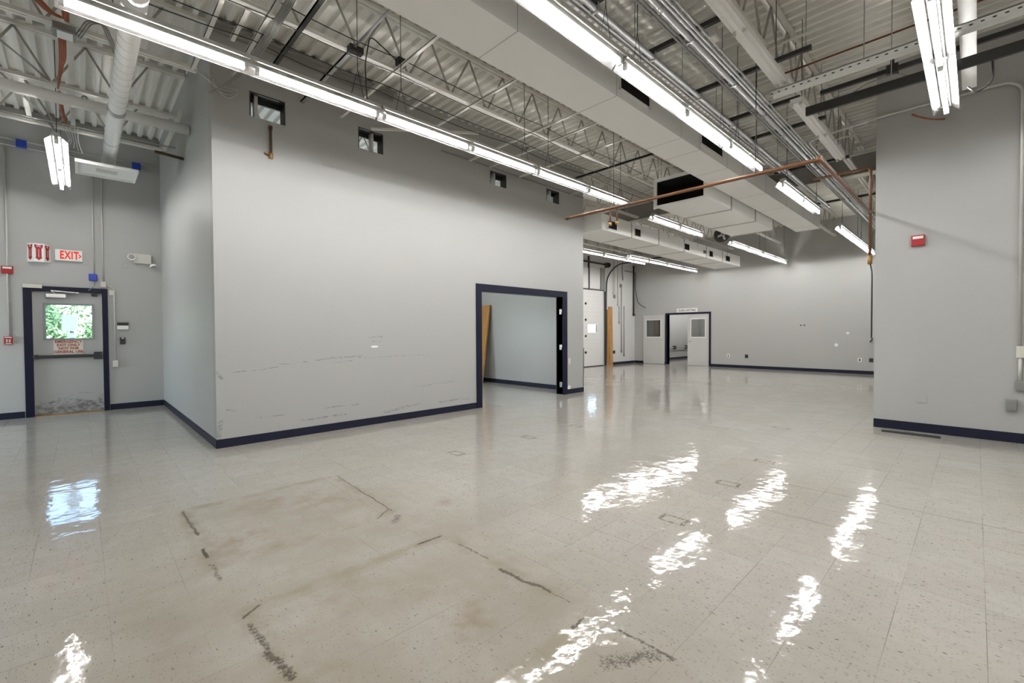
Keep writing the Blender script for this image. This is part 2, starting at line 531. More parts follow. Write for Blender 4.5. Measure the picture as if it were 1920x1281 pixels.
def tag(o, label, cat, group=None, kind=None):
    o['label'] = label
    o['category'] = cat
    if group:
        o['group'] = group
    if kind:
        o['kind'] = kind
    return o
def thing(name, loc, label, cat, group=None, kind=None):
    o = bpy.data.objects.new(name, None)
    o.empty_display_size = 0.1
    COL.objects.link(o)
    o.location = loc
    return tag(o, label, cat, group, kind)
def struct(name, mb, m, label, cat, bevel=0.0):
    return tag(mb.build(name, m, None, bevel), label, cat, kind='structure')
def one(name, mb, m, label, cat, group=None, bevel=0.0):
    return tag(mb.build(name, m, None, bevel), label, cat, group)

def text_mesh(name, body, size, m, parent, origin, xdir, zdir, align='CENTER', depth=0.002, bold=0.0, squeeze=1.0, gap=1.0):
    cu = bpy.data.curves.new(name, 'FONT')
    cu.body = body
    cu.size = size
    cu.align_x = align
    cu.align_y = 'CENTER'
    cu.extrude = depth
    cu.offset = bold
    cu.space_character = gap
    tmp = bpy.data.objects.new('tmp', cu)
    COL.objects.link(tmp)
    dg = bpy.context.evaluated_depsgraph_get()
    dg.update()
    me = bpy.data.meshes.new_from_object(tmp.evaluated_get(dg))
    bpy.data.objects.remove(tmp)
    bpy.data.curves.remove(cu)
    X, Z = Vector(xdir).normalized(), Vector(zdir).normalized()
    N = X.cross(Z)
    base = Vector((0, 0, 0))
    q = parent
    while q is not None:
        base += q.location
        q = q.parent
    for v in me.vertices:
        c = v.co.copy()
        v.co = Vector(origin) + X * c.x * squeeze + Z * c.y + N * c.z - base
    me.materials.clear()
    me.materials.append(M[m])
    me.name = name
    o = bpy.data.objects.new(name, me)
    COL.objects.link(o)
    o.parent = parent
    return o

def arc(p, q, r, k=5):
    """rounded corner helper: polyline with fillets at interior points"""
    pass
def fillet(pts, r=0.06, k=4):
    out = [Vector(pts[0])]
    for i in range(1, len(pts) - 1):
        a, b, c = Vector(pts[i - 1]), Vector(pts[i]), Vector(pts[i + 1])
        d1, d2 = (a - b), (c - b)
        rr = min(r, d1.length * 0.45, d2.length * 0.45)
        s_, e_ = b + d1.normalized() * rr, b + d2.normalized() * rr
        for j in range(k + 1):
            t_ = j / k
            out.append(s_ * (1 - t_) ** 2 + b * 2 * t_ * (1 - t_) + e_ * t_ ** 2)
    out.append(Vector(pts[-1]))
    return out
def sag(a, b, drop, k=8):
    a, b = Vector(a), Vector(b)
    return [a.lerp(b, i / k) - Vector((0, 0, drop * 4 * (i / k) * (1 - i / k))) for i in range(k + 1)]

def wall_y(y0, y1, x0, x1, z0, z1, holes=()):
    """wall slab between planes y0,y1 with rectangular holes (x0,x1,z0,z1)"""
    mb = MB()
    xs = sorted({x0, x1, *[h[0] for h in holes], *[h[1] for h in holes]})
    zs = sorted({z0, z1, *[h[2] for h in holes], *[h[3] for h in holes]})
    solid = {}
    for i in range(len(xs) - 1):
        for j in range(len(zs) - 1):
            cx, cz = (xs[i] + xs[i + 1]) / 2, (zs[j] + zs[j + 1]) / 2
            solid[i, j] = not any(h[0] < cx < h[1] and h[2] < cz < h[3] for h in holes)
    for (i, j), sld in solid.items():
        if not sld:
            continue
        a, b, c, d = xs[i], xs[i + 1], zs[j], zs[j + 1]
        mb.quad((a, y0, c), (b, y0, c), (b, y0, d), (a, y0, d))
        mb.quad((a, y1, c), (a, y1, d), (b, y1, d), (b, y1, c))
        if not solid.get((i - 1, j)):
            mb.quad((a, y0, c), (a, y0, d), (a, y1, d), (a, y1, c))
        if not solid.get((i + 1, j)):
            mb.quad((b, y0, c), (b, y1, c), (b, y1, d), (b, y0, d))
        if not solid.get((i, j - 1)):
            mb.quad((a, y0, c), (a, y1, c), (b, y1, c), (b, y0, c))
        if not solid.get((i, j + 1)):
            mb.quad((a, y0, d), (b, y0, d), (b, y1, d), (a, y1, d))
    # weld shared corners so the wall is one clean surface
    idx, nv, remap = {}, [], []
    for v in mb.v:
        k = tuple(round(c, 5) for c in v)
        if k not in idx:
            idx[k] = len(nv)
            nv.append(v)
        remap.append(idx[k])
    mb.v = nv
    mb.f = [tuple(remap[i] for i in f) for f in mb.f]
    return mb
def wall_x(x0, x1, y0, y1, z0, z1, holes=()):
    mb = wall_y(x0, x1, y0, y1, z0, z1, holes)
    mb.v = [(b, a, c) for a, b, c in mb.v]
    return mb

# ------------------------------------------------------------------ room shell
DZ = 5.0            # underside of the roof deck ribs
W1, W1T = 6.2, 0.16     # front partition plane and its thickness
EX = 10.8           # exterior wall with the exit door
struct('floor', MB().box(-4.2, 24, -4.2, 11.1, -0.12, 0), 'floor', 'glossy speckled cream vinyl tile floor with worn brown stains', 'floor')

def deck():
    mb = MB()
    prof, pitch, x = [], 0.1524, -4.2
    while x < 17.9:
        prof += [(x, DZ), (x + .050, DZ), (x + .058, DZ + .056), (x + .144, DZ + .056)]
        x += pitch
    st = 0
    for y in (-4.2, 11.1):
        mb.v += [(px, y, pz) for px, pz in prof]
    n = len(prof)
    for i in range(n - 1):
        mb.f.append((i, i + 1, n + i + 1, n + i)); mb.sm.append(False)
    mb.box(-4.2, 17.9, -4.2, 11.1, DZ + .06, DZ + .16)
    return mb
struct('ceiling', deck(), 'deck', 'cream painted corrugated steel roof deck', 'ceiling')

# exterior wall with the exit door opening and the block room's windows
struct('wall_exit', wall_y(EX, EX + .2, -4.2, 8.24, 0, DZ + .1, [(-.56, .29, 0, 2.10), (3.0, 5.2, .9, 2.3)]), 'wall', 'grey painted wall around the exit door', 'wall')
struct('wall_left', wall_x(-4.2, -4.0, -4.2, EX, 0, DZ + .1, [(8.7, 10.5, .3, 2.4)]), 'wall', 'grey wall of the side room, left of the exit door', 'wall')
struct('wall_back', MB().box(-4.2, 8.03, -4.2, -4.0, 0, DZ + .1), 'wall', 'grey wall behind the viewer', 'wall')
HOLES = [(1.54, 1.95, 4.03, 4.33), (2.93, 3.32, 4.03, 4.33), (5.45, 5.86, 4.08, 4.33), (6.99, 7.40, 4.08, 4.34)]
struct('wall_partition', wall_y(W1, W1 + W1T, 1.14, 8.24, 0, DZ + .03, HOLES + [(5.2, 7.5, 0, 2.12)]), 'wallscuff', 'long grey partition wall with four high square holes and a wide doorway', 'wall')
struct('wall_partition_side', MB().box(1.14, 1.28, W1 + W1T, EX, 0, DZ + .03), 'wall', 'grey side wall of the partition room facing the exit door', 'wall')
struct('wall_partition_end', MB().box(8.10, 8.24, W1 + W1T, EX, 0, DZ + .03), 'wall', 'grey end wall inside the partition room seen through the doorway', 'wall')
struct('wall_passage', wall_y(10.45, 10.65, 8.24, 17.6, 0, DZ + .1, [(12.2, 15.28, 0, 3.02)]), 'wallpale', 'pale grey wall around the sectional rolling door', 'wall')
struct('wall_far', wall_x(17.6, 17.8, .99, 10.65, 0, DZ + .1, [(7.2, 8.92, 0, 2.07)]), 'wall', 'far grey wall with the double doorway', 'wall')
struct('wall_pillar', MB().box(8.03, 17.6, -4.2, .99, 0, DZ + .03), 'wall', 'broad grey wall block on the right', 'wall')
struct('wall_corridor_left', MB().box(17.8, 24, 10.3, 10.5, 0, 2.8), 'wall', 'grey corridor wall seen through the double doorway', 'wall')
struct('wall_corridor_right', MB().box(17.8, 24, 5.8, 6.0, 0, 2.8), 'wall', 'right wall of the corridor behind the double doorway', 'wall')
struct('wall_corridor_end', MB().box(23.8, 24, 6.0, 10.3, 0, 2.8), 'wall', 'end wall of the corridor behind the double doorway', 'wall')
struct('ceiling_corridor', MB().box(17.8, 24, 5.8, 10.5, 2.8, 2.9), 'deck', 'low ceiling of the corridor behind the double doorway', 'ceiling')

def base_y(name, y, x0, x1, label, s=-1, h=.105):
    struct(name, MB().box(x0, x1, y, y + s * .008, 0, h), 'navy', label, 'baseboard', 0.003)
def base_x(name, x, y0, y1, label, s=-1, h=.105):
    struct(name, MB().box(x, x + s * .008, y0, y1, 0, h), 'navy', label, 'baseboard', 0.003)
base_y('baseboard_exit_left', EX, -4.0, -.67, 'navy rubber base on the exit wall left of the door')
base_y('baseboard_exit_right', EX, .37, 1.13, 'navy rubber base on the exit wall right of the door')
base_x('baseboard_side', 1.14, W1 - .008, EX - .008, 'navy rubber base along the short side wall facing the exit door')
base_y('baseboard_partition', W1, 1.132, 5.09, 'navy rubber base along the long partition wall')
base_y('baseboard_partition_end', W1, 7.65, 8.248, 'short navy rubber base right of the navy doorway')
base_x('baseboard_inside', 8.10, W1 + W1T, EX - .01, 'navy rubber base inside the room behind the navy doorway')
base_x('baseboard_far', 17.6, .99, 7.13, 'navy rubber base along the far wall right of the double doors')
base_x('baseboard_far_left', 17.6, 9.0, 10.44, 'navy rubber base behind the open left double door')
base_y('baseboard_passage', 10.45, 15.82, 17.59, 'navy rubber base right of the leaning timbers')
base_x('baseboard_pillar', 8.03, -4.0, .99, 'navy rubber base along the right wall', h=.12)
base_y('baseboard_corridor', 10.3, 17.9, 23.7, 'navy rubber base in the corridor behind the double doorway')
# dark ledger angle and the lip on the partition's upper edge
struct('trim_1', MB().box(1.14, 3.48, W1 - .05, W1, 4.88, 4.985).box(1.14, 3.48, W1 - .09, W1 - .05, 4.96, 4.985), 'girder', 'dark grey steel ledger angle under the deck above the partition', 'trim')
struct('trim_2', MB().box(4.37, 8.24, W1 - .02, W1, 4.375, 4.395), 'greybox', 'thin grey lip across the upper right part of the partition', 'trim')
struct('trim_3', MB().box(-4.0, 1.13, EX - .06, EX, 4.86, 4.99), 'girder', 'grey steel angle under the deck at the exit wall', 'trim')

# windows of the block room and of the side room (daylight, outside the view)
for nm, mb, lab in (('window_1', (3.0, 5.2, .9, 2.3), 'window of the partition room in the outer wall'),):
    x0, x1, z0, z1 = mb
    w = thing(nm, (x0, EX + .08, z0), lab, 'window', kind='structure')
    f = MB()
    for a in (x0, (x0 + x1) / 2 - .025, x1 - .05):
        f.box(a, a + .05, EX + .06, EX + .11, z0, z1)
    f.box(x0, x1, EX + .06, EX + .11, z0, z0 + .05).box(x0, x1, EX + .06, EX + .11, z1 - .05, z1)
    f.build('window_frame', 'white', w)
    MB().box(x0, x1, EX + .08, EX + .086, z0, z1).build('pane', 'glass', w)
w = thing('window_2', (-4.1, 8.7, .3), 'window of the side room in the left wall', 'window', kind='structure')
f = MB()
for a in (8.7, 9.575, 10.45):
    f.box(-4.13, -4.08, a, a + .05, .3, 2.4)
f.box(-4.13, -4.08, 8.7, 10.5, .3, .35).box(-4.13, -4.08, 8.7, 10.5, 2.35, 2.4)
f.build('window_frame', 'white', w)
MB().box(-4.108, -4.102, 8.7, 10.5, .3, 2.4).build('pane', 'glass', w)

# daylight entering the openings
def daylight(name, loc, rot, sx, sy, power):
    l = bpy.data.lights.new(name, 'AREA')
    l.shape = 'RECTANGLE'
    l.size, l.size_y, l.energy = sx, sy, power
    l.color = (0.92, 0.955, 1.0)
    o = bpy.data.objects.new(name, l)
    COL.objects.link(o)
    o.location = loc
    o.rotation_euler = rot
    return o
daylight('daylight_window_partition', (4.1, EX + .25, 1.6), (math.radians(-90), 0, 0), 2.1, 1.3, 150)
daylight('daylight_window_side', (-4.28, 9.6, 1.35), (math.radians(90), 0, math.radians(-90)), 1.75, 2.0, 80)

# ------------------------------------------------------------------ outdoors seen through the door glass
struct('ground', MB().box(-12, 16, 11.1, 30, -.3, -.15), 'ground', 'pale paving outside the exit door', 'ground')
def hedge(name, cx, cy, cz, rx, ry, rz, n, label):
    h = thing(name, (cx, cy, -.15), label, 'bush', 'bushes outside the exit door')
    mb = MB()
    for _ in range(n):
        while True:
            a, b, c = (random.uniform(-1, 1) for _ in range(3))
            if .55 < a * a + b * b + c * c < 1:
                break
        p = Vector((cx + a * rx, cy + b * ry, cz + c * rz))
        d = Vector((random.gauss(0, 1), random.gauss(0, 1), random.gauss(0, 1))).normalized()
        e = d.orthogonal().normalized()
        L, W = random.uniform(.06, .11), random.uniform(.03, .05)
        mb.quad(tuple(p - d * L), tuple(p + e * W), tuple(p + d * L), tuple(p - e * W))
    mb.build('foliage', 'leaf', h)
    MB().tube([(cx, cy, -.15), (cx + .05, cy, cz * .6), (cx, cy, cz)], [.09, .07, .04], 8).build('stem', 'rust', h)
hedge('bush', -1.3, 16.0, 1.3, 1.1, 1.0, 1.45, 4200, 'leafy green bush seen through the left of the exit door glass')
hedge('bush', 1.0, 16.4, 1.0, 1.0, 1.0, 1.15, 3600, 'leafy green bush seen through the right of the exit door glass')
hedge('bush', -.2, 20.0, 1.6, 2.4, 1.2, 1.75, 6000, 'leafy green bush farthest from the exit door glass')

# ------------------------------------------------------------------ light fixtures
def strip_light(start, axis, feet, lit, label, group, hang=True, wing=True, top=DZ):
    """8-ft industrial strip: housing, two reflector wings, tandem 4-ft tubes, sockets, hanger wires"""
    x0, y0, z0 = start
    L = feet * .305
    if axis == 'X':
        w_ = lambda u, v, z: (x0 + u, y0 + v, z0 + z)
    else:
        w_ = lambda u, v, z: (x0 - v, y0 + u, z0 + z)
    t = thing('strip_light', w_(L / 2, 0, 0), label, 'ceiling light', group)
    def bx(mb, u0, u1, v0, v1, za, zb):
        return mb.hexa([w_(u0, v0, za), w_(u1, v0, za), w_(u1, v1, za), w_(u0, v1, za), w_(u0, v0, zb), w_(u1, v0, zb), w_(u1, v1, zb), w_(u0, v1, zb)])
    g = .012
    bx2 = bx(MB(), g, L - g, -.018, .018, .038, .080)
    bx(bx2, g, L - g, -.036, .036, .078, .115).build('housing', 'housing' if lit else 'white', t, 0.004)
    for s in (-1, 1):
        mb = MB()
        zr = lambda v: .066 - (v - .042) / .058 * .062
        def strip(u0, u1, va, vb):
            a = [w_(u0, s * va, zr(va)), w_(u1, s * va, zr(va)), w_(u1, s * vb, zr(vb)), w_(u0, s * vb, zr(vb))]
            mb.hexa(a + [(p[0], p[1], p[2] + .004) for p in a])
        strip(g, L - g, .042, .100)                       # wing below an open gap added to throw light up on the deck
        n_ = max(2, int(L / 1.2))
        for q in range(n_ + 1):
            uc = g + (L - 2 * g) * q / n_
            bx(mb, max(g, uc - .02), min(L - g, uc + .02), s * .016, s * .046, .064, .080)
        bx(mb, g, L - g, s * .099, s * .102, .001, .007)
        mb.build('reflector', 'reflector' if lit else 'white', t)
    nt = max(1, round(feet / 4))
    for k in range(nt):
        u0 = k * L / nt + .045
        u1 = (k + 1) * L / nt - .045
        MB().tube([w_(u0 + .02, 0, .004), w_(u1 - .02, 0, .004)], .018, 10).build('fluorescent_tube', 'tube' if lit else 'tubeoff', t)
        for u in (u0, u1):
            so = MB()
            bx(so, u - .014, u + .014, -.018, .018, -.014, .040)
            so.build('socket', 'white', t)
    if hang:
        for u in (.25, L - .25):
            hw = MB()
            zk = min(.40, top - z0 - .03)
            hw.tube([w_(u, 0, zk), w_(u, 0, top - z0)], .004, 5)
            hw.tube([w_(u - .07, 0, .118), w_(u, 0, zk)], .003, 4).tube([w_(u + .07, 0, .118), w_(u, 0, zk)], .003, 4)
            hw.build('hanger_wire', 'black', t)
    return t

LZ = 3.655
G1 = 'lit strip lights in the row along the partition'
strip_light((-.10, 4.42, LZ), 'X', 8, True, 'lit strip light crossing the spiral duct, first of the row along the partition', G1)
strip_light((2.34, 4.42, LZ), 'X', 8, True, 'lit strip light in the middle of the row along the partition', G1)
strip_light((4.78, 4.42, LZ), 'X', 8, True, 'lit strip light ending by the copper pipe, last of the row along the partition', G1)
G2 = 'lit strip lights in the row along the long white duct'
strip_light((-1.46, 2.15, LZ), 'X', 8, True, 'added lit strip light behind the viewer in the row along the long white duct', G2)  # unseen fixture added for extra light in the hall
strip_light((.98, 2.15, LZ), 'X', 8, True, 'lit strip light cut by the top edge of the photo beside the long white duct', G2)
strip_light((3.42, 2.15, LZ), 'X', 8, True, 'lit strip light beside the louvred side of the long white duct', G2)
strip_light((5.86, 2.15, LZ), 'X', 4, True, 'short lit strip light just before the copper pipe, below the conduits', G2)
strip_light((8.02, 2.15, LZ), 'X', 8, True, 'lit strip light just beyond the copper pipe along the long white duct', G2)
strip_light((12.35, 2.15, LZ), 'X', 8, True, 'lit strip light beyond the end of the long white duct, left of the right wall', G2)
strip_light((14.80, 2.15, LZ), 'X', 8, True, 'lit strip light touching the right wall edge in the view, farthest of its row', G2)
G3 = 'unlit strip lights under the right joist'
def bare_strip(x0, y0, z0, L, label):
    """unlit strip: shallow channel with a raised wiring ridge, end sockets, hanger wires"""
    t = thing('strip_light', (x0 + L / 2, y0, z0), label, 'ceiling light', G3)
    P = lambda x, v, z: (x, y0 + v, z0 + z)
    MB().prism([P(x0, -.058, .0), P(x0, -.022, .012), P(x0, -.016, -.012), P(x0, .016, -.012), P(x0, .022, .012), P(x0, .058, .0), P(x0, .058, .05), P(x0, -.058, .05)], (L, 0, 0)).build('housing', 'white', t)
    for x in (x0 + .01, x0 + L / 2, x0 + L - .035):
        for v in (-.042, .042):
            MB().box(x, x + .025, y0 + v - .012, y0 + v + .012, z0 - .03, z0 + .012).build('socket', 'offwhite', t)
    for x in (x0 + .25, x0 + L - .2):
        MB().tube([P(x, 0, .05), (x, y0, DZ)], .004, 5).build('hanger_wire', 'black', t)
bare_strip(2.90, 1.448, 3.95, 2.47, 'unlit white strip light before the slotted channel, at the top of the photo')
bare_strip(5.90, 1.448, 3.95, 2.44, 'unlit white strip light beyond the black bar, below the right joist')
G4 = 'lit strip lights in the far bay'
strip_light((8.42, 4.60, LZ), 'X', 8, True, 'lit strip light between the dark open duct and the louvred duct', G4)
strip_light((12.35, 4.48, LZ), 'X', 8, True, 'lit strip light beside the small wall fan in the far bay', G4)
strip_light((14.80, 4.48, LZ), 'X', 8, True, 'lit strip light farthest along behind the small fan, near the far wall', G4)
strip_light((8.90, 7.80, LZ), 'X', 8, True, 'lit strip light just past the partition end in front of the rolling door', G4)
strip_light((11.38, 7.80, LZ), 'X', 8, True, 'lit strip light above the front of the rolling door', G4)
strip_light((12.2, 7.45, LZ), 'X', 8, True, 'lit strip light below the far louvred duct, toward the double doors', G4)
strip_light((14.65, 7.45, LZ), 'X', 8, True, 'lit strip light ending above the double doors by the far wall', G4)
strip_light((1.78, .24, LZ), 'X', 8, True, 'added lit strip light overhead, unseen behind the top edge at the right', 'lit strip lights by the right wall')  # unseen overhead lamp, added for light on the right side
strip_light((4.24, .24, LZ), 'X', 8, True, 'large lit strip light seen end-on in front of the right wall', 'lit strip lights by the right wall')
strip_light((1.78, -2.0, LZ), 'X', 8, True, 'added lit strip light out of view to the right, nearer the viewer', 'lit strip lights by the right wall')  # unseen row of two lamps, added to brighten the right wall
strip_light((4.24, -2.0, LZ), 'X', 8, True, 'added lit strip light out of view to the right, nearer the right wall', 'lit strip lights by the right wall')  # second lamp of the added row
strip_light((-.165, 7.62, LZ), 'Y', 8, True, 'lit strip light seen end-on in front of the exit door wall', 'lit strip lights in the side room')
strip_light((4.4, 9.0, LZ), 'X', 8, True, 'added lit strip light inside the partition room, hidden behind the partition', 'added strip lights in the partition room')  # hidden lamp put in to light the room's walls and deck
strip_light((-2.6, .2, LZ), 'X', 8, True, 'added lit strip light behind the viewer in the row by the right wall', 'lit strip lights by the right wall')  # extra lamp behind the camera, added for its light
strip_light((18.0, 9.0, 2.55), 'X', 8, True, 'added unseen strip light on the corridor ceiling nearer the double doorway', 'added strip lights in the corridor', top=2.8)  # pair of unseen lamps added to brighten the corridor
strip_light((20.7, 9.0, 2.55), 'X', 8, True, 'added unseen strip light on the corridor ceiling farther from the double doorway', 'added strip lights in the corridor', top=2.8)  # farther one of the added corridor pair

# white channel running above the end-on fixture at the right
one('mounting_channel', MB().box(3.6, 7.2, .02, .135, 4.05, 4.11), 'white', 'white flat channel over the end-on strip light by the right wall', 'channel', bevel=.004)

# ------------------------------------------------------------------ joists, girder, bridging
def joist(y, x0, x1, label):
    t = thing('roof_joist', ((x0 + x1) / 2, y, 4.36), label, 'joist', 'open-web roof joists')
    MB().box(x0, x1, y - .052, y - .006, 4.958, 4.999).box(x0, x1, y + .006, y + .052, 4.958, 4.999).build('top_chord', 'steel', t)
    MB().box(x0 + .1, x1 - .1, y - .045, y - .006, 4.375, 4.412).box(x0 + .1, x1 - .1, y + .006, y + .045, 4.375, 4.412).build('bottom_chord', 'steel', t)
    k0 = math.ceil((x0 + .1 - 3.16) / .61)
    pts = []
    x = 3.16 + k0 * .61
    while x < x1 - .1:
        pts.append((x, y, 4.965))
        if x + .305 < x1 - .1:
            pts.append((x + .305, y, 4.40))
        x += .61
    mb = MB()
    for a, b in zip(pts, pts[1:]):
        mb.tube([a, b], .0125, 6)
    mb.build('web', 'webs', t)
GX0, GX1 = 10.80, 11.02
for y, spans in ((-2.9, [(-4, 8.0, 'joist farthest right, behind the viewer')]),
                 (-1.45, [(-4, 8.0, 'joist to the right of the end-on strip light, out of view')]),
                 (.1, [(-4, 8.0, 'cream open-web joist over the end-on strip light at the right')]),
                 (1.62, [(-4, GX0, 'cream open-web joist beside the unlit strip lights'), (GX1, 17.5, 'cream open-web joist beyond the girder over the conduit bundle')]),
                 (3.15, [(-4, GX0, 'cream open-web joist directly above the long white duct'), (GX1, 17.5, 'cream open-web joist beyond the girder above the duct end')]),
                 (4.70, [(-4, GX0, 'cream open-web joist between the partition and the long white duct'), (GX1, 17.5, 'cream open-web joist beyond the girder above the small fan')]),
                 (6.27, [(-4, 1.12, 'cream open-web joist ending at the partition corner'), (8.3, GX0, 'cream open-web joist starting at the partition end over the louvred duct'), (GX1, 17.5, 'cream open-web joist beyond the girder over the louvred duct')]),
                 (7.80, [(-4, 1.12, 'cream open-web joist above the thick white insulated pipe'), (1.3, 8.08, 'joist inside the partition room, nearer its front'), (8.3, GX0, 'cream open-web joist above the light by the rolling door'), (GX1, 17.5, 'cream open-web joist beyond the girder toward the double doors')]),
                 (9.35, [(-4, 1.12, 'cream open-web joist nearest the exit wall'), (1.3, 8.08, 'joist inside the partition room, nearer its back'), (8.3, GX0, 'cream open-web joist in front of the rolling door'), (GX1, 17.5, 'cream open-web joist beyond the girder nearest the passage wall')])):
    for a, b, l in spans:
        joist(y, a, b, l)
gm = MB().box(GX0 + .02, GX1 - .02, 1.0, 10.44, 4.35, 4.375).box(GX0 + .02, GX1 - .02, 1.0, 10.44, 4.77, 4.795).box(10.9, 10.92, 1.0, 10.44, 4.375, 4.77)
g = thing('girder', (10.91, 5.7, 4.35), 'deep grey steel girder crossing under the deck beyond the copper pipe', 'girder')
MB().box(10.9, 10.92, 1.0, 10.44, 4.372, 4.775).build('web_plate', 'girder', g)
MB().box(10.80, 11.02, 1.0, 10.44, 4.352, 4.372).build('bottom_flange', 'steel', g)
MB().box(10.80, 11.02, 1.0, 10.44, 4.775, 4.795).build('top_flange', 'steel', g)
for i, (x, y0, y1, m, lab) in enumerate((
        (.97, 4.72, 6.19, 'steel', 'pale bridging bar nearest the partition corner'),
        (1.17, 4.72, 5.32, 'steel', 'short pale bridging bar just right of the partition corner'),
        (1.34, 3.3, 6.19, 'steel', 'pale bridging bar carrying the bundle of grey cables'),
        (1.62, 3.6, 5.9, 'black', 'flat black bar crossing above the nearest light of the partition row'),
        (2.13, 4.60, 6.12, 'galv', 'dark grey conduit bar beside the black junction clamp'),
        (2.66, 3.3, 6.16, 'steel', 'pale bridging bar above the gap after the first lights'),
        (3.24, 4.72, 5.30, 'steel', 'short pale bridging stub past the ledger end'),
        (3.78, 3.3, 5.9, 'steel', 'pale bridging bar over the middle light of the partition row'),
        (4.95, 3.3, 6.18, 'steel', 'pale bridging bar reaching the start of the grey lip'),
        (5.40, 3.3, 6.16, 'steel', 'pale bridging bar above the third partition hole'),
        (6.16, 3.3, 6.15, 'steel', 'pale bridging bar between the third and fourth partition holes'),
        (7.02, 3.3, 5.9, 'black', 'black bar crossing above the far end of the partition row'),
        (7.75, 3.4, 6.15, 'steel', 'pale bridging bar nearest the partition end'))):
    one('bridging_bar', MB().box(x - .022, x + .022, y0, y1, 4.352, 4.358 if m == 'steel' else 4.374).box(x - .022, x - .017, y0, y1, 4.352, 4.374), m, lab, 'bar', 'bridging bars over the partition')
one('brace_rod', MB().bar((3.10, 6.14, 4.33), (4.35, 5.2, 4.34), .03, .03), 'steel', 'slanting pale brace above the second partition hole', 'bar')
for x, y0, y1, lab in ((5.33, -.4, 1.6, 'long white bridging pipe crossing high at the right'), (4.2, .2, 3.1, 'white bridging pipe near the ring of copper wire'), (7.2, .9, 3.1, 'white bridging pipe just beyond the black bar'),
                       (8.6, 1.1, 4.6, 'white bridging pipe beyond the copper pipe'), (9.6, 1.1, 4.6, 'white bridging pipe before the girder')):
    one('bridging_pipe', MB().tube([(x, y0, 4.36), (x, y1, 4.36)], .014, 8), 'steel', lab, 'pipe', 'bridging pipes at the right')
for x, y0, y1, lab in ((1.06, 7.65, 9.45, 'white bar under the deck along the short side wall'), (-.46, 7.85, 9.3, 'white bar under the deck behind the end-on light'), (-.02, 6.3, 9.3, 'slim white bar beside the loose orange cables')):
    one('bridging_bar', MB().box(x - .025, x + .025, y0, y1, 4.42, 4.46), 'steel', lab, 'bar', 'bars in the side room roof')

# ------------------------------------------------------------------ ducts
def grille(parent, x0, x1, y, z0, z1):
    f = MB()
    b = .022
    f.box(x0, x1, y - .012, y, z0, z0 + b).box(x0, x1, y - .012, y, z1 - b, z1).box(x0, x0 + b, y - .012, y, z0, z1).box(x1 - b, x1, y - .012, y, z0, z1)
    fr = f.build('grille', 'duct', parent)
    MB().box(x0 + b, x1 - b, y - .003, y - .001, z0 + b, z1 - b).build('grille_backing', 'darkvoid', fr)
    lv = MB()
    n = max(4, int((x1 - x0 - 2 * b) / .022))
    for k in range(n):
        xx = x0 + b + (k + .5) * (x1 - x0 - 2 * b) / n
        lv.hexa([(xx - .006, y - .010, z0 + b), (xx - .004, y - .010, z0 + b), (xx + .006, y - .003, z0 + b), (xx + .004, y - .003, z0 + b),
                 (xx - .006, y - .010, z1 - b), (xx - .004, y - .010, z1 - b), (xx + .006, y - .003, z1 - b), (xx + .004, y - .003, z1 - b)])
    lv.build('louvre', 'grille', fr)
def rect_duct(x0, x1, y0, y1, z0, z1, seams, label, seam_w=.012, proud=.004, open_front=False, m='ductseam'):
    t = thing('duct', ((x0 + x1) / 2, (y0 + y1) / 2, z0), label, 'duct')
    b = MB()
    if open_front:
        th = .02
        b.box(x0, x1, y0, y0 + th, z0, z1).box(x0, x1, y1 - th, y1, z0, z1).box(x0, x1, y0 + th, y1 - th, z0, z0 + th).box(x0, x1, y0 + th, y1 - th, z1 - th, z1).box(x1 - th, x1, y0 + th, y1 - th, z0 + th, z1 - th)
        b.build('duct_body', 'duct', t)
        l = MB().box(x0 + .03, x1 - .03, y0 + th, y0 + th + .01, z0 + th, z1 - th).box(x0 + .03, x1 - .03, y1 - th - .01, y1 - th, z0 + th, z1 - th)
        l.box(x0 + .03, x1 - .03, y0 + th, y1 - th, z0 + th, z0 + th + .01).box(x0 + .03, x1 - .03, y0 + th, y1 - th, z1 - th - .01, z1 - th).box(x0 + .6, x0 + .62, y0 + th, y1 - th, z0 + th, z1 - th)
        l.build('duct_lining', 'darkvoid', t)
        f = MB()
        e = .035
        f.box(x0 - .012, x0 + .012, y0 - e, y1 + e, z0 - e, z0).box(x0 - .012, x0 + .012, y0 - e, y1 + e, z1, z1 + e).box(x0 - .012, x0 + .012, y0 - e, y0, z0, z1).box(x0 - .012, x0 + .012, y1, y1 + e, z0, z1)
        f.build('flange', 'duct', t)
    else:
        b.box(x0, x1, y0, y1, z0, z1).build('duct_body', 'duct', t, 0.003)
    for s in seams:
        q = MB()
        p, h = proud, seam_w / 2
        q.box(s - h, s + h, y0 - p, y0, z0 - p, z1).box(s - h, s + h, y1, y1 + p, z0 - p, z1).box(s - h, s + h, y0, y1, z0 - p, z0)
        q.build('seam', m, t)
    return t
d = rect_duct(-3.5, 13.45, 2.75, 3.27, 3.93, 4.28, (-2.2, -.2, 1.22, 2.74, 4.26, 5.80, 6.37, 7.40, 8.10, 9.25, 10.6, 11.9, 12.9), 'long white rectangular duct running under the joists beside the lit row', .006, .0015)
grille(d, 4.31, 4.98, 2.75, 4.02, 4.21)
grille(d, 6.40, 7.20, 2.75, 4.02, 4.21)
grille(d, 1.2, 1.9, 2.75, 4.02, 4.21)
d = rect_duct(8.0, 11.9, 3.36, 4.30, 3.75, 4.24, (9.24, 10.62, 11.84), 'short white duct with a wide dark open end beside the long duct', .045, .012, True)
for x in (8.3, 10.0, 11.6):
    MB().tube([(x, 4.34, 3.8), (x, 4.34, 5.0)], .006, 5).build('hanger_rod', 'galv', d)
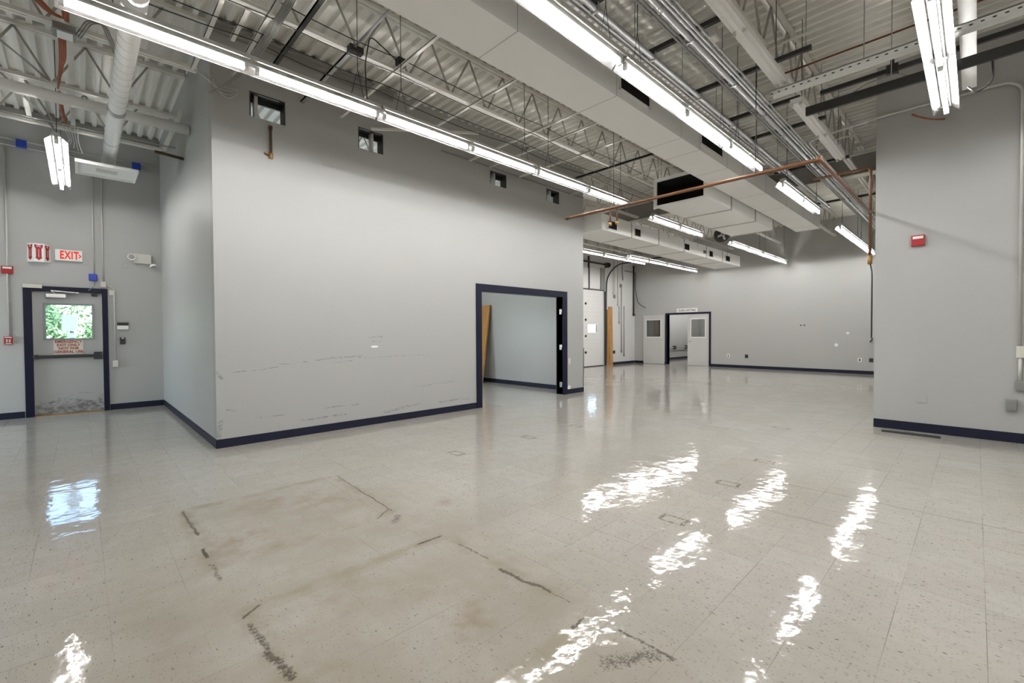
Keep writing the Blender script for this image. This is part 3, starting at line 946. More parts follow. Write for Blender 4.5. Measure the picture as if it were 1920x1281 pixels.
d = rect_duct(8.39, 16.8, 5.80, 6.68, 3.64, 4.0, (9.63, 10.96, 12.44, 13.94, 15.2), 'white louvred duct past the partition end, in front of the far wall', .03, .010)
for a, b in ((8.62, 9.01), (9.75, 10.06), (12.40, 12.79), (14.14, 14.45), (15.45, 15.85)):
    grille(d, a, b, 5.80, 3.685, 3.90)
MB().box(13.74, 13.92, 5.788, 5.80, 3.75, 3.84).build('access_plate', 'grille', d)
for x in (8.7, 11.5, 13.3, 15.6):
    MB().tube([(x, 5.79, 3.9), (x, 5.79, 5.0)], .006, 5).build('hanger_rod', 'galv', d)
# spiral duct in the side room
t = thing('spiral_duct', (.34, 6.2, 3.76), 'round white spiral duct running toward the exit wall over the side room', 'duct')
MB().tube([(.345, 3.29, 3.88), (.335, 8.75, 3.85)], .078, 24).build('duct_body', 'duct', t)
for i in range(21):
    y = 3.4 + i * .145
    mb = MB()
    pts = [(.34 + .0785 * math.cos(a), y + .145 * a / (2 * math.pi), 3.880 - .0055 * (y - 3.29) + .0785 * math.sin(a)) for a in [k * math.pi / 10 for k in range(21)]]
    mb.tube(pts, .0016, 4)
    mb.build('spiral_seam', 'ductseam', t)
MB().tube([(.338, 6.62, 3.861), (.338, 6.72, 3.861)], .082, 24).build('coupling_band', 'galv', t)
MB().tube([(.336, 7.75, 3.855), (.336, 7.765, 3.855)], .0795, 24).build('joint_ring', 'ductseam', t)
MB().tube(fillet([(.335, 8.60, 3.85), (.335, 8.66, 3.85), (.335, 8.66, 3.655)], .1), .076, 20).build('duct_elbow', 'duct', t)
t = thing('ceiling_diffuser', (.31, 8.47, 3.62), 'flat square white diffuser panel at the end of the spiral duct', 'diffuser')
MB().box(.01, .61, 8.18, 8.76, 3.635, 3.66).build('panel', 'duct', t, .004)
f = MB()
f.box(-.01, .63, 8.16, 8.185, 3.615, 3.655).box(-.01, .63, 8.755, 8.78, 3.615, 3.655).box(-.01, .015, 8.185, 8.755, 3.615, 3.655).box(.605, .63, 8.185, 8.755, 3.615, 3.655)
f.build('frame', 'white', t)
MB().box(.2, .42, 8.40, 8.54, 3.628, 3.636).build('slot_plate', 'offwhite', t)
# insulated pipe
t = thing('insulated_pipe', (-1.4, 7.6, 4.1), 'thick white insulated pipe crossing the side room under the joists', 'pipe')
MB().tube([(-4.0, 7.62, 4.165), (1.13, 7.57, 4.165)], .066, 16).build('pipe_jacket', 'duct', t)
for x in (-1.5, -.05, .75):
    MB().tube([(x, 7.6, 4.165), (x + .03, 7.6, 4.165)], .068, 16).build('jacket_band', 'offwhite', t)

# small fan on the far bay's column of lights
t = thing('fan', (12.05, 4.62, 3.70), 'small round dark fan hanging beside the far lit row', 'fan')
MB().lathe((12.05, 4.62, 3.86), (-.7, -.7, 0), [(-.06, .15), (-.05, .185), (.05, .185), (.06, .17)], 24).build('guard_ring', 'black', t)
hb = MB()
for k in range(4):
    a = k * math.pi / 2 + .4
    c = Vector((12.0, 4.57, 3.86))
    u = Vector((.707, -.707, 0)) * math.cos(a) + Vector((0, 0, 1)) * math.sin(a)
    hb.bar(c + u * .02, c + u * .14, .05, .008, (.5, .5, .5))
hb.build('blade', 'galvlight', t)
MB().tube([(12.05, 4.62, 4.04), (12.05, 4.62, 5.0)], .012, 6).build('down_rod', 'black', t)

# ------------------------------------------------------------------ conduits, trapeze struts, tray
GC = 'grey conduits in the wide bundle'
names = ['outermost thin grey conduit on the duct side of the wide bundle', 'second thin grey conduit from the duct side of the wide bundle', 'thickest grey conduit in the middle of the wide bundle',
         'grey conduit just right of the thickest one in the wide bundle', 'third grey conduit from the right wall side of the wide bundle', 'second grey conduit from the right wall side of the wide bundle']
for lab, y, r in zip(names, (2.06, 2.025, 1.963, 1.905, 1.868, 1.825), (.012, .012, .030, .014, .014, .012)):
    mb = MB().tube([(-3.9, y, 4.205), (17.5, y, 4.205)], r, 8)
    for x in (0.4, 3.7, 6.2, 9.7, 12.6):
        mb.tube([(x, y, 4.205), (x + .06, y, 4.205)], r + .003, 8)
    one('conduit', mb, 'galv', lab, 'conduit', GC)
mb = MB().tube(fillet([(17.4, 1.78, 4.205), (8.0, 1.80, 4.23), (8.0, .98, 4.30), (8.0, -.25, 4.30), (8.0, -.355, 4.20), (8.0, -.36, 1.15)], .12), .016, 8)
one('conduit', mb, 'galvlight', 'pale conduit crossing the top of the right wall and turning down at its right', 'conduit')
GC = 'grey conduits along the perforated strut'
for lab, y, r, x1 in (('thick grey conduit beside the perforated strut', 2.36, .028, 12.4), ('thin grey conduit beside the perforated strut', 2.42, .012, 13.2)):
    one('conduit', MB().tube([(-3.9, y, 4.20), (x1, y, 4.20)], r, 8), 'galv', lab, 'conduit', GC)
t = thing('perforated_strut', (3.0, 2.49, 4.2), 'long perforated steel strut with a row of slots beside the thick conduit', 'strut')
sl = MB()
x = .5
while x < 9.1:
    sl.box(x, x + .055, 2.483, 2.507, 4.2235, 4.2255)
    x += .10
two_tone(MB().box(-3.9, 9.2, 2.475, 2.515, 4.225, 4.245), sl, 'strut_body', 'galv', 'steel', t)
for x, y0, y1, lab in ((3.32, 1.75, 2.62, 'short black trapeze strut nearest the top edge'), (4.33, 1.55, 2.62, 'black trapeze strut beside the copper ring'), (5.45, 1.2, 2.62, 'black trapeze strut before the slotted channel line'),
                       (6.50, 1.55, 2.62, 'black trapeze strut at the end of the unlit fixtures gap'), (7.36, 1.45, 2.62, 'black trapeze strut before the copper pipe'), (9.3, 1.5, 2.62, 'black trapeze strut beyond the copper pipe'), (12.2, 1.5, 2.62, 'black trapeze strut beyond the girder')):
    t = thing('trapeze_strut', (x, (y0 + y1) / 2, 4.24), lab, 'strut', 'trapeze struts over the conduits')
    MB().box(x - .022, x + .022, y0, y1, 4.245, 4.287).build('strut_body', 'black', t)
    for y in (y0 + .05, y1 - .05):
        MB().tube([(x, y, 4.25), (x, y, 5.0)], .005, 5).build('threaded_rod', 'galv', t)
    for y in (1.963, 2.36):
        if y0 < y < y1:
            MB().box(x - .012, x + .012, y - .036, y + .036, 4.164, 4.170).box(x - .012, x + .012, y - .038, y - .034, 4.164, 4.247).box(x - .012, x + .012, y + .034, y + .038, 4.164, 4.247).build('pipe_clamp', 'galv', t)
t = thing('junction_box', (4.42, 1.75, 4.16), 'pale junction box in the conduit run near the copper ring', 'junction box')
MB().box(4.36, 4.50, 1.73, 1.80, 4.16, 4.24).build('box_body', 'galvlight', t, .004)
MB().box(4.37, 4.49, 1.74, 1.79, 4.156, 4.16).build('cover_plate', 'offwhite', t)
mb = MB().tube([(4.18, 1.70, 4.42), (4.18, 1.70, 5.0)], .004, 5)
one('copper_ring', MB().tube([(4.18 + .05 * math.cos(a), 1.70, 4.37 + .07 * math.sin(a)) for a in [k * math.pi / 8 for k in range(17)]], .006, 6).tube([(4.18, 1.70, 4.44), (4.18, 1.70, 5.0)], .003, 4), 'copper', 'ring of coppery wire hanging on a thin line among the conduits', 'wire')
one('copper_cable', MB().tube([(5.98, -1.0, 4.365), (5.98, 1.62, 4.365)], .011, 6), 'copper', 'thin coppery pipe crossing under the deck right of the slotted channel', 'pipe')

# slotted channel, black bars and their hook at the right
t = thing('slotted_channel', (5.29, 0, 3.81), 'white slotted channel crossing under the unlit strip lights', 'channel')
cb = MB().box(5.245, 5.345, -2.5, 1.52, 3.855, 3.862).box(5.245, 5.25, -2.5, 1.52, 3.81, 3.862).box(5.34, 5.345, -2.5, 1.52, 3.81, 3.862)
sl = MB()
y = -2.4
while y < 1.5:
    sl.box(5.2435, 5.2455, y, y + .022, 3.824, 3.834)
    y += .066
two_tone(cb, sl, 'channel_body', 'white', 'black', t)
for y in (-1.8, .75):
    MB().tube([(5.295, y, 3.862), (5.295, y, 5.0)], .005, 5).build('threaded_rod', 'galv', t)
t = thing('hanger_bar', (5.95, 0, 3.79), 'broad black bar hanging in front of the right wall', 'bar', 'black bars at the right')
MB().box(5.93, 5.97, -2.5, 1.36, 3.78, 3.875).build('bar_body', 'black', t, .004)
for y in (-1.6, .62):
    MB().tube([(5.95, y, 3.875), (5.95, y, 5.0)], .005, 5).build('threaded_rod', 'galv', t)
t = thing('hanger_bar', (6.33, 0, 4.13), 'slim black bar just above the broad black bar', 'bar', 'black bars at the right')
MB().box(6.31, 6.35, -2.5, 1.30, 4.13, 4.175).build('bar_body', 'black', t)
MB().box(6.29, 6.37, .60, .70, 4.11, 4.20).box(6.32, 6.34, .635, .67, 4.20, 4.36).build('hook', 'black', t, .004)
MB().tube([(6.33, -1.2, 4.175), (6.33, -1.2, 5.0)], .005, 5).build('threaded_rod', 'galv', t)
MB().tube(fillet([(5.975, -.075, 3.86), (6.0, -.08, 3.83), (6.05, -.09, 3.63), (6.05, .02, 3.56), (6.05, .075, 3.64)], .1), .009, 6).build('loop_cable', 'rubber', [o for o in bpy.data.objects if o.name == 'hanger_bar'][0])
one('orange_strap', MB().tube(sag((7.99, .62, 4.22), (7.99, .3, 4.05), .03), .010, 5), 'orangecable', 'short orange cable drooping on the upper right wall', 'cable')
MB().tube(fillet([(5.97, .98, 3.86), (6.12, .86, 4.0), (6.15, .60, 4.03), (5.97, .45, 3.85)], .1), .006, 5).build('cable_tail', 'cable', [o for o in bpy.data.objects if o.name == 'hanger_bar'][0])

# copper air line
t = thing('copper_pipe', (5.1, 1.05, 2.96), 'orange copper pipe crossing the hall and turning to the right wall corner', 'pipe')
MB().tube(fillet([(5.04, 4.05, 2.98), (5.10, 1.055, 2.985), (8.09, 1.055, 3.03)], .05), .019, 10).build('horizontal_run', 'copper', t)
MB().tube(fillet([(8.09, 1.75, 3.66), (8.09, 1.055, 3.66), (8.09, 1.055, 2.42)], .06), .018, 10).build('drop_pipe', 'copper', t)
MB().tube([(8.09, 1.055, 2.42), (8.09, 1.055, 2.30)], .028, 10).build('valve_body', 'brass', t)
MB().tube(fillet([(8.09, 1.055, 2.32), (8.07, 1.03, 2.2), (8.06, 1.025, 2.1), (8.06, 1.025, 1.25)], .04), .009, 8).build('lower_conduit', 'bronze', t)
MB().lathe((5.1, 1.055, 2.985), (0, 0, 1), [(-.03, .024), (.03, .024)], 10).build('elbow_fitting', 'copper', t)
MB().tube([(5.04, 4.05, 2.98), (5.04, 4.09, 2.98)], .024, 10).build('end_cap', 'rust', t)
for x, y in ((5.055, 3.36), (5.057, 3.26)):
    MB().tube([(x, y, 2.98), (x, y, 2.80)], .009, 6).build('drop_nipple', 'copper', t)
    MB().lathe((x, y, 2.78), (0, 0, 1), [(-.03, .008), (-.02, .022), (0, .022), (.02, .012)], 8).build('tap', 'brass', t)
for y in (1.6, 3.31):
    MB().tube([(5.06, y, 2.99), (5.06, y, 4.37)], .004, 5).build('hanger_wire', 'black', t)
one('wall_hook', MB().tube(fillet([(17.58, 2.22, 1.12), (17.50, 2.22, 1.06), (17.50, 2.26, 1.00)], .03), .02, 6), 'black', 'black hook on the far wall beside the right wall edge', 'hook')

# black clamp boxes and thin lines on the near joist
t = thing('junction_box', (2.13, 4.56, 4.36), 'black junction clamp on the joist above the partition lights', 'junction box')
MB().box(2.07, 2.22, 4.54, 4.62, 4.31, 4.375).build('box_body', 'black', t, .004)
MB().tube([(2.12, 4.6, 4.35), (2.12, 3.4, 4.35)], .014, 8).build('conduit_stub', 'galv', t)
t = thing('junction_box', (2.69, 4.56, 4.40), 'small dark box with a looped cable at the joist above the middle lights', 'junction box')
MB().box(2.62, 2.72, 4.52, 4.60, 4.38, 4.46).build('box_body', 'black', t, .004)
MB().tube(fillet([(2.62, 4.56, 4.42), (2.45, 4.56, 4.50), (2.30, 4.56, 4.56), (2.22, 4.52, 4.2), (2.22, 4.48, 3.80)], .08), .007, 5).build('cable_tail', 'rubber', t)
for lab, y, z, sg in (('thin black line strung along the bottom of the partition joist', 4.64, 4.33, .02), ('thin black line nearer the partition below the joist', 4.95, 4.33, .03), ('thin black line farther from the partition below the joist', 5.12, 4.33, .05), ('thin black line strung behind the joist webs', 4.44, 4.38, .03)):
    pts = []
    xs = [-3.9, -.5, 1.3, 2.66, 4.95, 7.02, 10.6]
    for a, b in zip(xs, xs[1:]):
        pts += sag((a, y, z), (b, y, z), sg, 5)[:-1]
    pts.append((10.6, y, z))
    one('strung_wire', MB().tube(pts, .0055, 4), 'rubber', lab, 'wire', 'wires strung along the partition joist')
mb = MB()
for k in range(6):
    o_ = k * .012
    mb.tube(fillet([(1.36 + o_, 3.4, 4.30), (1.36 + o_, 5.0, 4.295 - .004 * k), (1.33 + o_ * .6, 5.7, 4.28 - .01 * k), (1.22 - o_ * 2, 6.10, 4.2 - .02 * k)], .2), .006, 5)
one('cable_bundle', mb, 'cable', 'bundle of grey cables tied along a pale bridging bar by the partition corner', 'cables')
mb = MB()
for k in range(4):
    mb.tube(sag((.98 + .05 * k, 6.15, 4.34), (1.42, 6.17, 4.28 - .01 * k), .05 + .035 * k, 8), .006, 5)
one('cable_bundle', mb, 'galvlight', 'loose grey cables drooping across the top of the partition corner', 'cables')

# ------------------------------------------------------------------ loose cables in the side room
mb = MB()
for k in range(4):
    d_ = k * .016
    mb.tube(fillet([(-.36 + d_, 5.62, 4.36), (-.18 + d_, 5.95, 4.33), (-.10 + d_, 6.05, 4.36), (-.06 + d_ * .3, 6.0, 4.34), (-.07 + d_ * .6, 5.75, 4.36), (-.03, 5.70 - d_, 4.36), (-.05 + d_ * .4, 6.0, 4.32)], .05), .010, 6)
for k in range(4):
    d_ = k * .014
    mb.tube(fillet([(-.10 + d_, 6.28, 4.33), (-.10 + d_, 6.7, 4.30 - .01 * k), (-.11 + d_ * .5, 7.05, 4.33), (-.14, 7.72, 4.33)], .2), .010, 6)
one('cable_coil', mb, 'orangecable', 'coiled rust orange cables hanging over the ballast box in the side room', 'cables')
t = thing('ballast_box', (-.05, 6.18, 4.24), 'small grey box with a pale label among the orange cables', 'junction box')
MB().box(-.14, .02, 6.08, 6.27, 4.26, 4.33).build('box_body', 'greybox', t, .006)
MB().box(-.11, .0, 6.10, 6.25, 4.255, 4.26).build('cover_label', 'paper', t)
for lab, pts in (('thin grey cables sweeping from the left edge toward the orange coil', [(-.75, 6.5, 4.36), (-.36, 7.25, 4.34), (-.24, 7.60, 4.36)]),
                 ('grey cables arching from the ballast box to the spiral duct', [(.02, 6.2, 4.31), (.10, 6.0, 4.40), (.2, 5.95, 4.40), (.30, 6.1, 4.2)]),
                 ('thin grey cables falling from the insulated pipe toward the end-on light', [(-.62, 7.75, 4.36), (-.3, 8.9, 4.34), (-.16, 9.6, 4.30)])):
    mb = MB()
    for k in range(3):
        mb.tube(fillet([(p[0] + .018 * k, p[1] - .01 * k, p[2] - .012 * k) for p in pts], .2), .006, 5)
    one('cable_bundle', mb, 'cable', lab, 'cables', 'loose cables in the side room')
one('cable_coil', MB().tube(fillet([(-.13, 7.85, 4.33), (-.12, 8.5, 4.34), (-.10, 9.0, 4.36)], .2), .022, 6), 'orangecable', 'rust orange cable bundle dropping behind the insulated pipe', 'cables')
mb = MB()
for k in range(5):
    mb.tube(fillet([(-.13 + .04 * k, 9.1, 4.36), (-.05 + .02 * k, 9.5, 4.28), (-.12 + .05 * k, 9.9, 4.36 - .03 * k)], .15), .006, 5)
one('cable_bundle', mb, 'galvlight', 'tangle of pale cables above the end-on light', 'cables')
for z, lab in ((4.50, 'upper thin conduit along the top of the exit wall'), (4.40, 'lower thin conduit along the top of the exit wall')):
    t = thing('wall_conduit', (-1, EX - .03, z), lab, 'conduit', 'conduits along the top of the exit wall')
    MB().tube([(-3.9, EX - .03, z), (1.10, EX - .03, z)], .012, 6).build('conduit_run', 'galvlight', t)
for x, lab in ((-.63, 'blue box on the conduits left of the end-on light'), (.80, 'blue box on the conduits right of the spiral duct')):
    t = thing('blue_box', (x, EX - .04, 4.39), lab, 'electrical box', 'blue boxes on the exit wall conduits')
    MB().box(x - .06, x + .06, EX - .075, EX - .001, 4.39, 4.51).build('box_body', 'blue', t, .005)
    MB().box(x - .045, x + .045, EX - .079, EX - .075, 4.405, 4.495).build('cover_plate', 'blue', t)
one('tie_rod', MB().tube([(-3.9, 8.7, 4.18), (1.12, 8.65, 4.24)], .010, 6), 'galvlight', 'thin pale rod crossing behind the end-on light', 'rod')
one('rusty_pipe', MB().tube([(.80, 8.05, 3.93), (1.13, 8.02, 3.90)], .022, 8), 'rust', 'short rusty pipe stub near the side wall', 'pipe')

# ------------------------------------------------------------------ exit door and what hangs on its wall
dr = thing('door_1', (-.13, EX, 0), 'grey steel emergency exit door with a window in a navy frame', 'door', kind='structure')
fr = MB()
fr.box(-.66, -.56, EX - .03, EX + .20, 0, 2.17).box(.29, .365, EX - .03, EX + .20, 0, 2.17).box(-.56, .29, EX - .03, EX + .20, 2.09, 2.17)
fr.build('frame', 'navypaint', dr, .004)
lf = wall_y(EX + .05, EX + .095, -.56, .29, .012, 2.09, [(-.41, .155, 1.295, 1.865)]).build('door_leaf', 'doorscuff', dr)
wf = MB()
for a in ((-.445, -.41, 1.265, 1.895), (.155, .19, 1.265, 1.895)):
    wf.box(a[0], a[1], EX + .038, EX + .107, a[2], a[3])
wf.box(-.41, .155, EX + .038, EX + .107, 1.265, 1.295).box(-.41, .155, EX + .038, EX + .107, 1.865, 1.895)
wfo = wf.build('window_frame', 'rimgrey', dr)
MB().box(-.41, .155, EX + .07, EX + .076, 1.295, 1.865).build('pane', 'glass', wfo)
pb = MB().box(-.545, .18, EX - .005, EX + .05, .965, 1.015).build('panic_bar', 'bronze', dr, .006)
MB().box(.17, .275, EX - .02, EX + .05, .925, 1.055).build('latch_case', 'bronze', pb, .006)
MB().box(-.55, -.50, EX - .012, EX + .05, .955, 1.025).build('end_bracket', 'black', pb)
cl = MB().box(-.40, -.16, EX - .03, EX + .05, 1.985, 2.045).build('door_closer', 'chrome', dr, .004)
MB().bar((-.34, EX - .035, 2.10), (.0, EX - .045, 2.075), .03, .015).bar((-.28, EX - .03, 2.04), (-.34, EX - .035, 2.10), .02, .012).build('closer_arm', 'chrome', cl)
MB().box(.155, .235, EX + .02, EX + .05, 2.03, 2.075).build('door_contact', 'black', dr, .003)
MB().box(-.56, .29, EX - .02, EX + .15, 0, .012).build('threshold', 'brass', dr)
MB().box(-.22, -.03, EX + .060, EX + .062, 1.42, 1.70).build('taped_notice', 'backlit', dr)
MB().box(-.155, -.07, EX + .060, EX + .062, 1.30, 1.385).build('small_notice', 'backlit', dr)
t = thing('notice_sign', (-.15, EX + .045, 1.03), 'cream sign with red capitals taped below the exit door window', 'sign')
MB().box(-.325, .035, EX + .043, EX + .05, 1.025, 1.265).build('sign_board', 'cream', t)
for k, (s_, sz) in enumerate((('EMERGENCY', .062), ('EXIT ONLY', .060), ('NOT FOR', .060), ('GENERAL USE', .060))):
    text_mesh('lettering', s_, sz, 'maroon', t, (-.145, EX + .042, 1.238 - k * .058), (1, 0, 0), (0, 0, 1), bold=.0016, squeeze=.95)
one('door_contact_box', MB().box(-.66, -.44, EX - .06, EX - .03, 2.13, 2.19), 'offwhite', 'pale flat box on the upper left corner of the exit door frame', 'box', bevel=.004)

t = thing('exit_sign', (-.11, EX - .03, 2.61), 'white exit sign with red letters and an arrow above the door', 'sign')
MB().box(-.28, .05, EX - .055, EX - .001, 2.615, 2.80).build('sign_housing', 'white', t, .004)
text_mesh('lettering', 'EXIT', .185, 'exitred', t, (-.108, EX - .057, 2.705), (1, 0, 0), (0, 0, 1), bold=.005, squeeze=.56, gap=1.12)
MB().bar((.005, EX - .058, 2.735), (.035, EX - .058, 2.705), .004, .014, (0, 0, 1)).bar((.005, EX - .058, 2.675), (.035, EX - .058, 2.705), .004, .014, (0, 0, 1)).build('arrow', 'exitred', t)

t = thing('extinguisher_sign', (-.47, EX - .05, 2.55), 'projecting white sign with three red down arrows beside the exit sign', 'sign')
MB().prism([(-.60, EX - .002, 2.56), (-.525, EX - .10, 2.56), (-.405, EX - .10, 2.56), (-.335, EX - .002, 2.56)], (0, 0, .30)).build('sign_board', 'white', t)
def arrow_part(a, b, w, name):
    """red down arrow with a notched tail on the panel from a to b (plan points)"""
    a, b = Vector((*a, 0)), Vector((*b, 0))
    X = (b - a).normalized()
    N = Vector((X.y, -X.x, 0))
    c = (a + b) / 2
    P = lambda u, z: tuple(c + X * u * w + N * .0015 + Vector((0, 0, z)))
    poly = [(0, 2.585), (.5, 2.63), (.34, 2.63), (.34, 2.77), (.5, 2.80), (.5, 2.845), (0, 2.825), (-.5, 2.845), (-.5, 2.80), (-.34, 2.77), (-.34, 2.63), (-.5, 2.63)]
    tri = [((0, 2.585), (.5, 2.63), (-.5, 2.63)), ((-.34, 2.63), (.34, 2.63), (.34, 2.77), (-.34, 2.77)), ((-.34, 2.77), (.34, 2.77), (.5, 2.80), (-.5, 2.80)),
           ((-.5, 2.80), (0, 2.80), (0, 2.825), (-.5, 2.845)), ((0, 2.80), (.5, 2.80), (.5, 2.845), (0, 2.825))]
    mb = MB()
    for f in tri:
        mb.prism([P(u, z) for u, z in f], tuple(N * .0015))
    ar = mb.build(name, 'signred', t)
    text_mesh('lettering', 'FIRE', .030 if w > .09 else .022, 'paper', ar, tuple(c + N * .004 + Vector((0, 0, 2.808))), tuple(X), (0, 0, 1), depth=.0008)
    text_mesh('lettering', 'EXTINGUISHER', .019 if w > .09 else .016, 'paper', ar, tuple(c + N * .004 + Vector((0, 0, 2.70))), (0, 0, -1), tuple(X), depth=.0008)
arrow_part((-.525, EX - .10), (-.405, EX - .10), .095, 'down_arrow')
arrow_part((-.60, EX - .002), (-.525, EX - .10), .085, 'down_arrow')
arrow_part((-.405, EX - .10), (-.335, EX - .002), .085, 'down_arrow')

t = thing('emergency_light', (.85, EX - .06, 2.65), 'white twin-head emergency light near the side wall corner', 'emergency light')
MB().box(.73, .985, EX - .085, EX - .001, 2.665, 2.845).build('battery_case', 'offwhite', t, .012)
for c, ax in (((.70, EX - .12, 2.77), (-.25, -1, -.15)), ((1.01, EX - .10, 2.62), (.25, -.5, -1))):
    h_ = MB().lathe(c, ax, [(-.05, .02), (-.035, .045), (.0, .058), (.012, .06), (.012, .05), (.004, .046)], 20).build('lamp_head', 'white', t)
    A = Vector(ax).normalized()
    MB().lathe(Vector(c) + A * .006, ax, [(0, .045), (.004, .043)], 20).build('lens', 'chrome', h_)
MB().box(.985, 1.005, EX - .06, EX - .03, 2.64, 2.82).build('side_bracket', 'greybox', t)
one('cover_plate', MB().box(.06, .125, EX - .006, EX, 2.57, 2.66), 'wall', 'blank grey plate right of the exit sign', 'wall plate', bevel=.003)
one('cover_plate', MB().box(.585, .655, EX - .008, EX, 2.57, 2.68), 'wall', 'blank grey plate left of the emergency light', 'wall plate', bevel=.003)

def strobe(name, x0, x1, y, z0, z1, label, axis='Y'):
    if axis == 'Y':
        B = lambda mb, a0, a1, d0, d1, za, zb: mb.box(a0, a1, y - d1, y - d0, za, zb)
    else:
        B = lambda mb, a0, a1, d0, d1, za, zb: mb.box(y - d1, y - d0, a0, a1, za, zb)
    t = thing(name, ((x0 + x1) / 2, y, z0) if axis == 'Y' else (y, (x0 + x1) / 2, z0), label, 'fire alarm')
    h = z1 - z0
    B(MB(), x0, x1, 0, .055, z0, z1).build('alarm_body', 'red', t, .006)
    B(MB(), x0 + .015, x1 - .015, .055, .062, z1 - h * .36, z1 - h * .10).build('strobe_lens', 'paper', t, .003)
    B(MB(), x0 + .015, x1 - .015, .055, .058, z0 + h * .08, z1 - h * .48).build('sounder_grille', 'signred', t)
    return t
strobe('alarm_strobe', -.885, -.755, EX, 2.34, 2.46, 'red fire alarm strobe on the conduit left of the exit door')
t = thing('pull_station', (-.825, EX - .02, 1.2), 'red fire alarm pull station low on the left wall conduit', 'fire alarm')
MB().box(-.875, -.78, EX - .05, EX - .001, 1.205, 1.335).build('station_body', 'red', t, .006)
MB().box(-.865, -.79, EX - .056, EX - .05, 1.312, 1.326).build('top_strip', 'paper', t)
MB().bar((-.85, EX - .056, 1.285), (-.805, EX - .056, 1.245), .006, .02).bar((-.85, EX - .056, 1.245), (-.805, EX - .056, 1.285), .006, .02).build('pull_handle', 'cream', t)
MB().box(-.86, -.795, EX - .056, EX - .05, 1.215, 1.225).build('bottom_strip', 'paper', t)
t = thing('wall_conduit', (-.82, EX - .02, 1.33), 'grey conduit dropping through the red fire alarm devices', 'conduit')
MB().tube([(-.82, EX - .016, 4.35), (-.82, EX - .016, 1.33)], .013, 8).build('conduit_run', 'galvlight', t)
MB().tube([(-.79, EX - .008, 2.34), (-.79, EX - .008, 1.33)], .004, 5).build('thin_wire', 'wall', t)
MB().box(-.82, -.77, EX - .03, EX, 1.855, 1.865).build('conduit_strap', 'galv', t)
one('alarm_box', MB().box(.125, .235, EX - .07, EX - .001, 2.30, 2.42), 'blue', 'blue electrical box just above the right side of the exit door', 'electrical box', bevel=.012)
t = thing('wall_conduit', (.21, EX - .02, 2.42), 'grey conduit dropping to the blue box above the exit door', 'conduit')
MB().tube([(.195, EX - .016, 4.38), (.195, EX - .016, 2.42)], .012, 8).build('conduit_run', 'galvlight', t)
MB().tube(fillet([(.20, EX - .02, 2.30), (.20, EX - .03, 2.22), (.12, EX - .04, 2.13)], .03), .006, 6).build('cable_tail', 'cable', t)
t = thing('wall_conduit', (.35, EX - .02, .78), 'grey conduit bending around the exit door frame down to a low box', 'conduit')
MB().tube([(.315, EX - .016, 4.38), (.315, EX - .016, 2.30)], .012, 8).build('upper_run', 'galvlight', t)
MB().box(.275, .345, EX - .05, EX - .001, 2.20, 2.30).build('pull_box', 'offwhite', t, .004)
MB().tube(fillet([(.345, EX - .02, 2.24), (.455, EX - .02, 2.19), (.455, EX - .02, .89)], .10), .012, 8).build('lower_run', 'galvlight', t)
MB().box(.415, .485, EX - .05, EX - .001, .77, .89).build('low_box', 'offwhite', t, .004)
MB().box(.385, .455, EX - .035, EX - .001, 2.06, 2.15).build('side_box', 'offwhite', t, .004)
t = thing('card_reader', (.56, EX - .02, 1.45), 'black and white time clock box beside the exit door', 'card reader')
MB().box(.485, .64, EX - .05, EX - .001, 1.45, 1.52).build('reader_base', 'white', t, .004)
MB().box(.485, .64, EX - .055, EX - .001, 1.52, 1.575).build('reader_screen', 'black', t, .004)
t = thing('keypad', (.56, EX - .02, 1.18), 'small black keypad below the time clock box', 'keypad')
MB().box(.52, .595, EX - .035, EX - .001, 1.18, 1.305).build('keypad_body', 'rubber', t, .004)
MB().box(.54, .575, EX - .038, EX - .035, 1.282, 1.297).build('keypad_light', 'paper', t)

# ------------------------------------------------------------------ things on the partition
dr = thing('door_2', (6.35, W1, 0), 'wide navy door frame without a door in the partition', 'door', kind='structure')
fr = MB()
yb, yf = W1 + W1T + .02, W1 - .022
fr.box(5.09, 5.215, yf, yb, 0, 2.235).box(7.50, 7.645, yf, yb, 0, 2.235).box(5.215, 7.50, yf, yb, 2.11, 2.235)
fr.build('frame', 'navypaint', dr, .005)
for z in (1.80, 1.03, .22):
    h_ = MB().box(7.488, 7.50, W1 + .02, W1 + .075, z - .055, z + .055).build('hinge', 'chrome', dr)
    MB().tube([(7.485, W1 + .012, z - .058), (7.485, W1 + .012, z + .058)], .009, 8).build('hinge_pin', 'chrome', h_)
HL = ('nearest the partition corner', 'above the middle light of the row', 'third from the partition corner', 'nearest the far partition end')
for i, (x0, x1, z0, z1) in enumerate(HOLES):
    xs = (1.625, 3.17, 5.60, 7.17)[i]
    t = thing('wall_hole', ((x0 + x1) / 2, W1, z0), 'square hole with reveal shade in black strips, high in the partition, ' + HL[i], 'opening', 'high holes in the partition')
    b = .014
    MB().box(x0, x0 + b, W1 + .002, W1 + W1T - .002, z0, z1).box(x1 - b, x1, W1 + .002, W1 + W1T - .002, z0, z1).box(x0 + b, x1 - b, W1 + .002, W1 + W1T - .002, z1 - b, z1).build('reveal_shade', 'black', t)  # black strips put the shade of the hole's reveals into colour
    MB().box(x0 + b, x1 - b, W1 + W1T - .03, W1 + W1T - .002, z1 - .075, z1 - b).build('top_shade', 'black', t)  # black strip for the shade along the hole's top
    MB().box(xs - .02, xs + .02, W1 + .05, W1 + W1T - .035, z0, z1 - b).build('stud', 'galvlight', t)
t = thing('pipe_stub', (1.765, W1 - .03, 3.55), 'rusty capped pipe stub below the first partition hole', 'pipe')
MB().tube([(1.765, W1 - .03, 3.95), (1.765, W1 - .03, 3.60)], .016, 8).build('pipe', 'rust', t)
